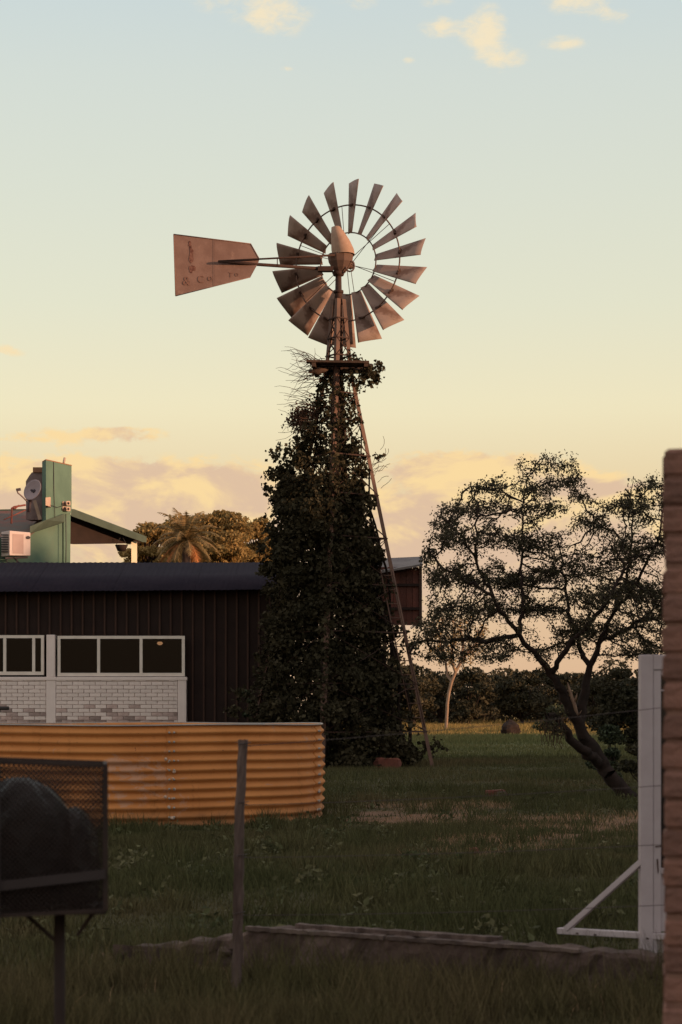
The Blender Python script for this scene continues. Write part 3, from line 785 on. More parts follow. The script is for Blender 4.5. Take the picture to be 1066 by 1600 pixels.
def pipe_radii(N, par, tip=0.006, ex=2.3):
    r = np.zeros(len(N)); child = np.zeros(len(N), int)
    for i in range(1, len(N)): child[par[i]] += 1
    acc = np.zeros(len(N))
    for i in range(len(N) - 1, 0, -1):
        a = acc[i] if child[i] else tip ** ex
        acc[i] = a; acc[par[i]] += a
    return np.maximum(acc, tip ** ex) ** (1 / ex), child

def in_poly(px, py, poly):
    inside = np.zeros(len(px), bool); n = len(poly)
    for i in range(n):
        x0, y0 = poly[i]; x1, y1 = poly[(i + 1) % n]
        c = ((y0 > py) != (y1 > py)) & (px < (x1 - x0) * (py - y0) / (y1 - y0 + 1e-12) + x0); inside ^= c
    return inside

def build_thorn_tree():
    Y0 = 30.0
    base = P(990, 1252, Y0); base.z = 0
    root = thing('thorn_tree', 'gnarled thorn tree with leaning forked trunk and small dark leaves', 'tree', base)
    def L(*a): return [P(x, y, Y0 + d) for x, y, d in a]
    limbs = [
        L((995, 1258, 0), (965, 1225, 0), (940, 1192, 0), (918, 1160, 0), (905, 1135, 0), (908, 1105, .1), (915, 1070, .2), (922, 1040, .3), (936, 1005, .4), (955, 965, .5), (975, 915, .6), (985, 860, .6), (990, 800, .5)),
        L((918, 1160, 0), (898, 1120, -.15), (880, 1080, -.3), (858, 1052, -.4), (836, 1018, -.5), (812, 992, -.6), (790, 962, -.7), (770, 930, -.8), (745, 880, -.9), (725, 840, -.8)),
        L((858, 1052, -.4), (880, 1022, -.6), (905, 992, -.8), (930, 962, -1.0), (955, 930, -1.1), (975, 890, -1.1)),
        L((812, 992, -.6), (770, 999, -.3), (725, 999, 0), (690, 1003, .2), (668, 1000, .3)),
        L((816, 990, -.6), (817, 940, -.4), (815, 880, -.3), (816, 830, -.2), (818, 785, -.1), (825, 745, 0), (845, 725, 0)),
        L((936, 1190, 0), (908, 1170, -.4), (890, 1155, -.5), (880, 1135, -.6), (866, 1118, -.7), (855, 1118, -.8)),
        L((922, 1040, .3), (905, 1010, .8), (895, 975, 1.1), (885, 930, 1.3), (880, 880, 1.3)),
        L((936, 1005, .4), (965, 990, 1.0), (1000, 970, 1.3), (1035, 960, 1.4)),
        L((818, 785, -.1), (780, 768, .2), (735, 760, .3)), L((820, 775, -.1), (860, 752, .1), (895, 755, .1), (908, 778, .1)),
        L((955, 965, .5), (1000, 900, -.2), (1030, 840, -.3), (1040, 790, -.3)), L((770, 930, -.8), (725, 905, -.4), (685, 880, -.2)),
        L((985, 860, .6), (960, 830, .5), (920, 815, .4)),
    ]
    for pts in (((725, 840, -.8), (700, 815, -.8), (684, 806, -.8)), ((845, 725, 0), (850, 714, 0)), ((895, 755, .1), (905, 741, .1)), ((908, 778, .1), (914, 790, .1)), ((990, 800, .5), (985, 770, .5), (990, 752, .5)),
                ((990, 800, .5), (1012, 765, .4), (1022, 742, .4)), ((1040, 790, -.3), (1042, 760, -.3)), ((685, 880, -.2), (668, 862, -.2)), ((745, 880, -.9), (742, 820, -1.0), (748, 785, -1.0)), ((668, 1000, .3), (650, 1004, .3), (640, 1020, .3)), ((880, 880, 1.3), (872, 845, 1.3))):
        limbs.append(L(*pts))
    crown = [(664, 930), (668, 870), (682, 812), (705, 800), (728, 790), (742, 800), (752, 770), (742, 752), (770, 752), (800, 738), (812, 722), (850, 716), (868, 732), (902, 738), (912, 782), (880, 768), (866, 792), (872, 830), (893, 838),
             (905, 800), (935, 795), (965, 790), (968, 770), (985, 765), (990, 748), (1015, 752), (1040, 765), (1085, 800), (1105, 900), (1090, 1040), (1040, 1060), (1000, 1040), (960, 1035), (900, 1025), (860, 1015), (840, 1045), (770, 1040), (735, 1055), (690, 1040), (655, 1030), (648, 985)]
    pads = [(850, 733, 46, 14), (802, 750, 40, 11), (762, 757, 26, 7), (885, 752, 28, 10), (905, 772, 12, 10), (840, 770, 36, 12), (722, 800, 40, 13), (700, 812, 22, 10), (772, 798, 38, 14), (828, 805, 40, 14), (700, 848, 34, 14), (760, 848, 46, 16), (838, 850, 42, 16), (690, 905, 30, 16), (745, 902, 46, 15), (812, 905, 46, 15),
            (882, 893, 40, 20), (940, 872, 46, 20), (992, 862, 46, 22), (928, 818, 26, 10), (962, 802, 34, 11), (998, 776, 26, 13), (1010, 758, 22, 7), (1035, 790, 26, 20), (1060, 850, 34, 24), (905, 940, 46, 15), (965, 930, 50, 17), (1022, 920, 42, 22), (852, 950, 46, 13), (782, 950, 46, 13), (710, 953, 42, 13),
            (680, 985, 34, 9), (735, 1000, 44, 8), (792, 1008, 30, 8), (1015, 972, 36, 13), (960, 978, 30, 9), (905, 985, 40, 9), (700, 1028, 34, 9), (762, 1030, 28, 8), (1065, 940, 40, 26), (1050, 1010, 40, 16), (1000, 1022, 26, 9), (672, 870, 12, 12), (845, 1020, 18, 8)]
    PXs, PYs, DPs = [], [], []
    for (cx, cy, rx_, ry_) in pads:
        m_ = int(rx_ * ry_ * 0.30) + 12; a_ = rng.uniform(0, 2 * math.pi, m_); q_ = np.sqrt(rng.uniform(0, 1, m_)) * rng.normal(1, .14, m_)
        PXs.append(cx + rx_ * q_ * np.cos(a_)); PYs.append(cy + ry_ * q_ * np.sin(a_) + 0.10 * (rx_ * q_ * np.cos(a_)) * random.uniform(-1, 1)); DPs.append(np.clip(random.uniform(-.75, .75) + rng.normal(0, .22, m_), -1, 1))
    m_ = 380; fx_ = rng.uniform(650, 1090, m_); fy_ = rng.uniform(730, 1040, m_); k_ = in_poly(fx_, fy_, crown)
    px = np.concatenate(PXs + [fx_[k_]]); py = np.concatenate(PYs + [fy_[k_]]); dep0 = np.concatenate(DPs + [rng.uniform(-1, 1, k_.sum())])
    dep = dep0; half = np.interp(py, [716, 800, 900, 1060], [0.55, 1.3, 1.8, 1.5])
    Yd = Y0 + dep * half
    att = np.stack([(px - HX) / F * Y0, Yd, H - (py - HY) / F * Y0], axis=1)
    n2 = 70; a2 = np.array([np.array(P(random.uniform(845, 885), random.uniform(1105, 1150), Y0 - 0.7 + random.uniform(-.3, .3))) for _ in range(n2)])
    att = np.concatenate([att, a2])
    N, par, nm = colonize(limbs, att, 0.085, 0.12, 0.75, 80, 0.33)
    rad, child = pipe_radii(N, par, 0.0052, 2.25)
    # the stated limb thickness near the base
    zz = N[:, 2]; bz = np.interp(zz, [0, 0.5, 1.1, 1.6, 2.0, 2.6, 4.0, 5.3], [0.22, 0.165, 0.095, 0.066, 0.044, 0.028, 0.013, 0.006])
    rad[:nm] = np.maximum(np.minimum(rad[:nm], bz[:nm] * 1.25), bz[:nm] * 0.62)
    rad[nm:] = np.minimum(rad[nm:], 0.022)
    V, I = branch_mesh(N, par, rad, 6)
    link('trunk', np_mesh('trunk', V - np.array(base), 4, I, True), 'bark', root, base)
    thin = np.nonzero((np.arange(len(N)) >= nm) | ((rad < 0.02)))[0]
    dens = np.clip(vnoise(N[thin, 0] * 1.6, N[thin, 2] * 1.9, 1.0, 9.0) * 0.7 + 0.75, 0.15, 1.3)
    cnt = rng.poisson(16.0 * dens)
    C = np.repeat(N[thin], cnt, axis=0); C = C + rng.normal(0, 0.042, C.shape)
    leaf_obj('crown', C, rng.uniform(0.026, 0.062, len(C)), 'thorn_leaf', root, base, droop=0.1, aspect=0.5)
    sn = MB(); sn.tube(L((903, 1128, -.15), (897, 1100, -.25), (890, 1078, -.3), (887, 1066, -.3)), [0.04, 0.034, 0.022, 0.006], 7)
    sn.tube(L((897, 1098, -.25), (901, 1088, -.3), (902, 1082, -.3)), [0.02, 0.014, 0.004], 6); sn.tube(L((904, 1118, -.2), (909, 1110, -.3)), [0.015, 0.004], 5); sn.tube(L((890, 1082, -.3), (885, 1076, -.3)), [0.015, 0.004], 5)
    sn.build('dead_branch', 'sunlit_dead_wood', root)  # dead snag; the sun it catches through a gap is put into its pale colour
    tw = MB()
    for i in range(22):
        p = P(random.uniform(846, 880), random.uniform(1120, 1140), Y0 - 0.75); pts = [p.copy()]
        for j in range(5): p = p + Vector((random.uniform(-.03, .03), 0, -random.uniform(.03, .09))); pts.append(p.copy())
        tw.tube(pts, 0.005, 4)
    tag(tw.build('hanging_twigs', 'twig', root), kind='stuff')
build_thorn_tree()

def blob_tree(name, label, base, top, rx, leafm, barkm, nleaf, lsize, group=None, trunk_r=0.2, crown_from=0.3, nblob=14, cat='tree', ry=None):
    """a tree whose crown is many separate clumps of leaves on limbs that spring from the trunk"""
    base = Vector(base); root = thing(name, label, cat, base, group); ry = ry or rx
    Ht = top - base.z; z0 = base.z + Ht * crown_from
    mb = MB(); lean = Vector((random.uniform(-.06, .06) * Ht, 0, 0))
    hub = base + lean + Vector((0, 0, Ht * max(crown_from, 0.12) * 1.1))
    mb.tube([base, base * .5 + hub * .5 + Vector((random.uniform(-.04, .04) * Ht, 0, 0)), hub], [trunk_r, trunk_r * .75, trunk_r * .6], 7)
    C = []
    for i in range(nblob):
        a = random.uniform(0, 2 * math.pi); f = math.sqrt(random.random()); zc = random.random()
        prof = math.sqrt(max(0.05, 1 - (2 * zc - 0.85) ** 2 * 0.75))
        c = Vector((base.x + lean.x + rx * f * prof * 0.86 * math.cos(a), base.y + ry * f * prof * 0.86 * math.sin(a), z0 + (top - z0) * zc * 0.93))
        mid = hub * .5 + c * .5 + Vector((0, 0, -0.05 * Ht)); mb.tube([hub, mid, c], [trunk_r * .4, trunk_r * .25, trunk_r * .08], 5)
        br = rx * random.uniform(0.2, 0.42); n = nleaf // nblob
        d = rand_unit(n) * (rng.uniform(0.25, 1, (n, 1)) ** 0.5) * br * np.array([1.2, 1.0, 0.5 if nblob > 25 else 0.62]); C.append(np.array(c) + d)
    mb.build('trunk', barkm, root)
    C = np.concatenate(C); C[:, 2] = np.minimum(C[:, 2], top + 0.02 * Ht); C[:, 2] = np.maximum(C[:, 2], base.z + 0.05)
    leaf_obj('crown', C, rng.uniform(lsize * .6, lsize * 1.3, len(C)), leafm, root, base, droop=0.2, aspect=0.6)
    return root

def gz(x, y): return float(hgt(np.array(x), np.array(y)))
def far_trees():
    spec = [(612, 1000, 150, 60), (648, 1035, 158, 50), (690, 1052, 170, 48), (735, 1045, 160, 46), (772, 1058, 172, 50), (815, 1050, 162, 48), (852, 1040, 175, 50), (885, 1046, 165, 44), (925, 1058, 160, 50), (962, 1035, 170, 56), (1010, 1040, 158, 56), (1060, 1025, 165, 60), (1110, 1020, 160, 60), (560, 1010, 162, 60)]
    words = ['behind the leaning ladder leg of the windmill', 'just left of the pale bare trunk', 'right behind the pale bare trunk', 'second to the right of the pale trunk', 'behind the dark stump in the field', 'right of the dark stump',
             'seen left of the thorn tree fork', 'seen through the thorn tree fork', 'just right of the thorn tree trunk', 'behind the bushes left of the white frame', 'mostly hidden behind the white frame', 'hidden behind the brick pillar', 'beyond the right edge, behind the brick pillar', 'hidden behind the ivy clad tower']
    for (px, pt, Y, hw), w in zip(spec, words):
        if px > 1080: continue
        x = PX(px, Y); b = (x, Y, gz(x, Y))
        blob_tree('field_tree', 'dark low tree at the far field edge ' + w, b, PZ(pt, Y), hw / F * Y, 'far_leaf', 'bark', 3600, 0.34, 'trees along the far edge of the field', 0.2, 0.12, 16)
    # continuous scrub under them
    n = 16000; px = rng.uniform(520, 1120, n); Y = rng.uniform(176, 190, n); x = (px - HX) / F * Y
    top = 4.2 + 1.6 * vnoise(x, Y * 0, 0.25, 3.0); z = rng.uniform(0, 1, n) * top + 0.3
    o = leaf_obj('scrub', np.stack([x, Y, z], axis=1), rng.uniform(0.3, 0.6, n), 'far_leaf', None, (0, 0, 0))
    tag(o, 'dark continuous scrub filling in behind the trees at the field edge', 'scrub', kind='stuff')
far_trees()

def pale_tree():
    Y0 = 128.0; b = P(697, 1118, Y0); b.z = gz(b.x, b.y)
    root = thing('bare_tree', 'slender pale trunked tree with orange lit bare branches at the field edge', 'tree', b)
    def L(*a): return [P(x, y, Y0 + d) for x, y, d in a]
    limbs = [[b] + L((699, 1100, 0), (702, 1080, 0), (706, 1064, 0), (712, 1050, 0), (719, 1036, 0), (722, 1020, .3), (724, 1000, .5)),
             L((704, 1070, 0), (699, 1056, .3), (697, 1040, .5), (693, 1015, .5)), L((712, 1050, 0), (705, 1030, -.5), (708, 1005, -.5)), L((719, 1036, 0), (735, 1015, .3), (748, 1000, .4))]
    n = 420; px = rng.uniform(668, 765, n); py = rng.uniform(962, 1050, n); k = ((px - 712) / 52) ** 2 + ((py - 1000) / 44) ** 2 < 1
    att = np.stack([(px[k] - HX) / F * Y0, Y0 + rng.uniform(-2, 2, k.sum()), H - (py[k] - HY) / F * Y0], axis=1)
    N, par, nm = colonize(limbs, att, 0.32, 0.4, 2.6, 40, 0.25)
    rad, ch = pipe_radii(N, par, 0.022, 2.2); rad[:nm] = np.clip(rad[:nm], 0.03, 0.11); z = N[:nm, 2]; rad[:nm] = np.maximum(rad[:nm], np.interp(z, [0, 3.4, 6], [0.10, 0.085, 0.03]))
    V, I = branch_mesh(N, par, rad, 6); link('trunk', np_mesh('trunk', V - np.array(b), 4, I, True), 'pale_bark', root, b)
    th = np.nonzero(np.arange(len(N)) >= nm)[0]; C = np.repeat(N[th], 4, axis=0) + rng.normal(0, .16, (len(th) * 4, 3))
    leaf_obj('crown', C, rng.uniform(0.12, 0.26, len(C)), 'warm_leaf', root, b)
pale_tree()

def left_trees():
    # palm and broad crowned tree behind the shed
    Y0 = 86.0; b = P(292, 1112, Y0); b.z = gz(b.x, b.y)
    top = P(291, 846, Y0)
    root = thing('palm_tree', 'sunlit feather palm with arching fronds rising behind the dark shed roof', 'palm tree', b)
    MB().tube([b, (b.x + .1, b.y, 3), (top.x, top.y, top.z - .2)], [0.32, 0.22, 0.2], 10).build('trunk', 'old_wood', root)
    for i in range(34):
        a = i * 2.399; el = R(82 - 96 * (i / 33) ** 1.1); Lf = random.uniform(1.4, 2.1); n = 16
        d0 = Vector((math.cos(a) * math.cos(el), math.sin(a) * math.cos(el), math.sin(el)))
        pts = []; p = Vector(top); d = d0.copy()
        for j in range(n + 1):
            pts.append(p.copy()); d = (d + Vector((0, 0, -0.085 - 0.05 * (j / n)))).normalized(); p = p + d * Lf / n
        mb = MB(); mb.tube(pts, [0.022 * (1 - .8 * j / n) + .004 for j in range(n + 1)], 4)
        for j in range(2, n + 1):
            t_ = (pts[j] - pts[j - 1]).normalized(); sd = t_.cross(Vector((0, 0, 1)))
            if sd.length < .05: sd = Vector((1, 0, 0))
            sd.normalize(); ll = 0.42 * math.sin(math.pi * (0.12 + 0.85 * j / n)) + 0.08
            for sg in (-1, 1):
                for h2 in (0, .5):
                    q0 = pts[j] - t_ * h2 * Lf / n; tip = q0 + (sd * sg * 0.8 + t_ * 0.55 + Vector((0, 0, -0.35 + random.uniform(-.2, .2)))).normalized() * ll * random.uniform(.8, 1.1)
                    wv = t_ * 0.028
                    mb.face_add([q0 - wv, q0 + wv, tip], [(0, 1, 2)])
        mb.build('frond', 'palm_leaf' if i < 30 else 'dry_leaf', root)
    MB().tube([top, top + Vector((0, 0, 0.9)), P(291, 797, Y0)], [0.05, 0.03, 0.008], 6).build('spear_leaf', 'palm_leaf', root)
    for (px, pt, Y, hw, nl, nb, lab, nm) in ((362, 797, 92, 60, 16000, 60, 'broad crowned tree with the highest top between palm and ivy tower', 'broad_tree'), (252, 818, 96, 44, 9000, 44, 'leafy tree between the porch post and the palm', 'leafy_tree'),
            (308, 809, 100, 62, 14000, 60, 'olive green tree directly behind the palm fronds', 'leafy_tree'), (404, 806, 95, 44, 8000, 40, 'warm lit tree half hidden behind the ivy tower', 'leafy_tree')):
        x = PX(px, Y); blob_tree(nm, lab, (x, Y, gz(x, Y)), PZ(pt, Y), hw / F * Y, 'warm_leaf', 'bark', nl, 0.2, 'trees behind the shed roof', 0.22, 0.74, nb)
left_trees()

def bushes():
    def bush(px, Y, top, hw, label, n, ls, m='bush_leaf', nb=12):
        x = PX(px, Y); blob_tree('bush', label, (x, Y, gz(x, Y)), PZ(top, Y), hw / F * Y, m, 'bark', n, ls, None, 0.05, 0.02, nb, 'bush')
    bush(985, 70, 1030, 66, 'tall dark bush rising behind the thorn tree towards the white frame', 6000, 0.16, 'far_leaf', 20)
    bush(1040, 62, 1012, 60, 'large dark bush partly hidden by the brick pillar', 5000, 0.16, 'far_leaf', 18)
    bush(952, 38, 1130, 38, 'leafy green bush just right of the forked trunk', 2600, 0.075)
    bush(1000, 34, 1165, 42, 'dense dark bush at the foot of the thorn tree by the white frame', 2600, 0.085, 'far_leaf')
    bush(872, 120, 1100, 36, 'small round bush on the sunlit strip behind the forked trunk', 1500, 0.2)
    bush(297, 50.8, 1112, 13, 'weedy plant against the white wall end behind the tank', 500, 0.10, 'bush_leaf', 8)
    bush(268, 50.8, 1118, 10, 'small weed behind the tank rim under the three pane window', 300, 0.09, 'bush_leaf', 6)
    bush(320, 50.6, 1116, 9, 'weed in front of the dark cladding behind the tank', 300, 0.09, 'bush_leaf', 6)
    bush(390, 50.2, 1070, 20, 'leafy shrub between the dark shed and the ivy', 900, 0.11, 'bush_leaf', 10)
bushes()

# ------------------------------------------------------------------ dark shed with the white window wall
def build_shed():
    Y = 52.0; s = Y / F
    X = lambda px: PX(px, Y); Z = lambda py: PZ(py, Y)
    xl, xr = X(-60), X(446)
    root = thing('shed', 'long dark metal clad shed with a low pitched roof and white window wall', 'shed', (X(200), Y, 0))
    ze = Z(924)
    sheet_w = 17.2 * s
    k = 0; x = xl
    while x < xr:
        x1 = min(x + sheet_w, xr); xm = (x + x1) / 2
        z0 = 0.0 if xm > X(292) else Z(1000)
        yy = Y + 0.06 + random.uniform(-.006, .006)
        MB().lohi((x + 0.012, yy, z0), (x1 - 0.012, yy + 0.02, ze + 0.1)).build('cladding_sheet', 'shed_sheet', root)
        MB().lohi((x - 0.024, Y + 0.0, z0), (x + 0.024, Y + 0.078, ze + 0.05)).build('batten', 'shed_batten', root)
        x = x1
    # body behind
    MB().lohi((xl, Y + 4.6, 0), (xr, Y + 4.7, 4.0)).build('back_wall', 'shed_sheet', root)
    MB().lohi((xr - 0.1, Y + 0.12, 0), (xr, Y + 4.6, ze)).build('side_wall', 'shed_sheet', root)
    MB().lohi((xl, Y + 0.12, 0.004), (xr - 0.1, Y + 4.6, 0.05)).build('floor_slab', 'room_dark', root)
    MB().lohi((xl, Y + 2.2, 0.05), (X(292), Y + 2.3, 4.4)).build('inner_wall', 'room_dark', root)
    MB().lohi((xl - .1, Y + 0.12, 0), (xl, Y + 4.6, ze)).build('side_wall', 'shed_sheet', root)
    MB().lohi((xl, Y + .12, ze - .05), (xr - .1, Y + 4.5, ze - .01)).build('ceiling', 'room_dark', root)
    lamp = thing('ceiling_lamp', 'small lit lamp glimpsed through the right pane of the shed window', 'lamp', P(250, 1002, Y + 1.2))
    bm = bpy.data.materials.new('lamp_glow'); bm.use_nodes = True; pb = bm.node_tree.nodes['Principled BSDF']; pb.inputs['Emission Color'].default_value = (1, .62, .34, 1); pb.inputs['Emission Strength'].default_value = 1.6; MATS['lamp_glow'] = bm
    MB().lathe([(0, -.055), (.05, -.045), (.085, 0), (.05, .04), (0, .05)], P(250, 1005, Y + 1.2), 14).build('bulb', 'lamp_glow', lamp)
    MB().lathe([(.02, .16), (.05, .12), (.16, .04), (.15, .035), (.04, .11)], P(250, 1005, Y + 1.2), 16).tube([P(250, 1003, Y + 1.2), P(250, 1003, Y + 1.2) + Vector((0, 0, 1.0))], .008, 5).build('shade', 'lamp_case', lamp)
    # corrugated roof in overlapping sheets
    ya, yb = Y - 0.42, Y + 2.9; za = PZ(925, ya); zb = PZ(879, yb)
    zslope = (zb - za) / (yb - ya)
    wx0, wx1 = X(-80), X(428); nsh = 8; pitch = 9 * s
    for i in range(nsh):
        x0 = wx0 + (wx1 - wx0) * i / nsh; x1 = wx0 + (wx1 - wx0) * (i + 1) / nsh + 0.08; n = int((x1 - x0) / pitch * 6)
        vs_ = []; fs = []
        for j in range(n + 1):
            xx = x0 + (x1 - x0) * j / n; dz = 0.007 * math.cos(2 * math.pi * xx / pitch) + 0.006 * i % 0.012 + random.uniform(-.002, .002)
            sag = 0.07 * (xx - wx0) / (wx1 - wx0)
            vs_ += [(xx, ya, za + dz + sag), (xx, yb, zb + dz)]
        for j in range(n): fs.append((2 * j, 2 * j + 2, 2 * j + 3, 2 * j + 1))
        o = MB().face_add(vs_, fs, True).build('roof_sheet', 'shed_roof', root); sd = o.modifiers.new('t', 'SOLIDIFY'); sd.thickness = 0.012
    MB().lohi((wx0, Y + 2.9, 3.9), (wx1, Y + 2.98, zb - 0.06)).build('ridge_board', 'shed_sheet', root)
    # low back pitch so that the roof is closed
    MB().prism([(wx0, yb, zb - .03), (wx1, yb, zb - .03), (wx1, Y + 4.8, 3.9), (wx0, Y + 4.8, 3.9)], (0, 0, -.03)).build('rear_roof', 'shed_roof', root)
    # -------- open porch at the right end with hanging red boards
    Yp = 54.5
    MB().prism([P(560, 874, Yp + 2.0), P(660, 869.5, Yp + 2.0), P(660.5, 881, Yp - 0.3), P(560, 898, Yp - 0.3)], (0, 0, -0.06)).build('porch_roof', 'roof_grey', root)
    xa = PX(566, Yp); xb = PX(655, Yp); nb = 9
    for i in range(nb):
        x0 = xa + (xb - xa) * i / nb; x1 = xa + (xb - xa) * (i + 1) / nb - 0.012
        dy = random.uniform(-.012, .012)
        MB().lohi((x0, Yp + dy, PZ(977 + random.uniform(-.6, .6), Yp)), (x1, Yp + 0.025 + dy, PZ(886, Yp))).build('porch_board', 'red_board', root)
    MB().lohi((xa, Yp + .045, PZ(976, Yp)), (xb, Yp + .06, PZ(888, Yp))).build('backing_sheet', 'red_board', root)
    MB().lohi((xb, Yp - 0.05, PZ(978, Yp)), (PX(659.5, Yp), Yp + 0.1, PZ(884, Yp))).build('corner_stile', 'shed_batten', root)
    for py in (914, 951): MB().lohi((xa, Yp - 0.06, PZ(py + 2, Yp)), (xb, Yp - 0.02, PZ(py - 2, Yp))).build('ledger', 'shed_sheet', root)
    for px in (572, 598): MB().lohi((PX(px, Yp), Yp + 0.05, 0), (PX(px + 6, Yp), Yp + 0.15, PZ(886, Yp))).build('porch_post', 'shed_batten', root)
    # -------- white window wall
    wr = thing('window_wall', 'white half wall of peeling painted brick carrying a long aluminium window', 'wall', (X(140), Y - 0.3, 0))
    yf = Y - 0.30; yb2 = Y - 0.02
    XL, XR = X(-60), X(292.5)
    ztop = Z(1058)
    MB().lohi((XL, yf + 0.03, 0), (XR - .03, yb2, ztop - 0.1)).build('masonry_core', 'mortar', wr)
    led = MB(); led.lohi((XL, yf - 0.035, ztop - 0.09), (XR + 0.02, yb2, ztop)); bevel(led.build('sill', 'white_wall', wr), .01)
    for (a, b, zt) in ((75, 90, Z(992)), (279.5, 292.5, ztop - 0.09), (-62, -50, ztop - .09)):
        bevel(MB().lohi((X(a), yf - 0.02, 0), (X(b), yb2 + .002, zt if zt < ztop else ztop - 0.092)).build('pier', 'white_wall', wr), .012)
    bevel(MB().lohi((X(75.5), yf - 0.018, ztop + 0.002), (X(88.5), yb2, Z(992.5))).build('pier', 'white_wall', wr), .01)
    # bricks, courses of 6 photo pixels; the upper courses still lie under plaster
    bh = 6.0 * s; bw = 17.5 * s
    bmesh_ = MB().box((0, 0, 0), (bw - 0.016, 0.06, bh - 0.013)).mesh('brick'); bmesh_.materials.append(MATS['painted_brick'])
    bmesh2 = bmesh_.copy(); bmesh2.materials.clear(); bmesh2.materials.append(MATS['bare_brick'])
    zc = Z(1131) - 2 * bh; row = 0; nbr = 0
    while zc < ztop - 0.12:
        py = HY - (zc - H) / s
        for (pa, pb) in ((-48, 75), (90, 279.5)):
            x = X(pa) + (row % 2) * bw * 0.5 - bw * .5
            while x < X(pb):
                x0, x1 = max(x, X(pa) + .005), min(x + bw, X(pb) - .005); x += bw
                if x1 - x0 < 0.07: continue
                pxm = HX + ((x0 + x1) / 2) / s
                low = py > (1117 if pxm < 225 else 1125) + random.uniform(-15, 13)
                o = link('brick', bmesh2 if low else bmesh_, None, wr, ((x0 + x1) / 2, yf + 0.012 + random.uniform(-.006, .006) + (.012 if random.random() < .07 else 0), zc + bh / 2))
                o.scale = ((x1 - x0) / bw, 1, 1); nbr += 1
        zc += bh; row += 1
    # windows: aluminium frames, each pane its own piece
    def window(pxs, y0, y1, name_lab):
        w = thing('window', name_lab, 'window', (X((pxs[0] + pxs[-1]) / 2), yf + 0.1, Z(y1)), 'aluminium windows above the white wall')
        fy0, fy1 = yf + 0.06, yf + 0.13
        a, b = X(pxs[0]), X(pxs[-1]); f = 4.6 * s
        MB().lohi((a, fy0, Z(y0) - f), (b, fy1, Z(y0))).build('frame_head', 'window_frame', w)
        MB().lohi((a, fy0 - .02, Z(y1)), (b, fy1, Z(y1) + f * 1.15)).build('frame_sill', 'window_frame', w)
        for i, p in enumerate(pxs):
            xx = X(p); xa_, xb_ = (xx, xx + f) if i == 0 else ((xx - f, xx) if i == len(pxs) - 1 else (xx - f * .5, xx + f * .5))
            MB().lohi((xa_, fy0 - .004 - .004 * (i % 2), Z(y1) + f), (xb_, fy1 + .002, Z(y0) - f)).build('mullion', 'window_frame', w)
        for i in range(len(pxs) - 1):
            MB().lohi((X(pxs[i]) + f * .4, fy0 + .03 + .008 * (i % 2), Z(y1) + f * .9), (X(pxs[i + 1]) - f * .4, fy0 + .036 + .008 * (i % 2), Z(y0) - f * .9)).build('pane', 'window_glass', w)
    window([92, 156, 222, 290], 994, 1057, 'three pane aluminium window between the white pier and the dark cladding')
    window([-58, 10, 55, 71], 993, 1055, 'aluminium window at the left edge of the photo with a narrow end pane')
    # inlet pipe stub by the wall
    tag(MB().tube([P(-30, 1107, Y - 1.2), P(14, 1106.5, Y - 1.2)], 0.05, 8).build('pipe', 'cable', None), 'short dark pipe end sticking in from the left before the white wall', 'pipe')
build_shed()

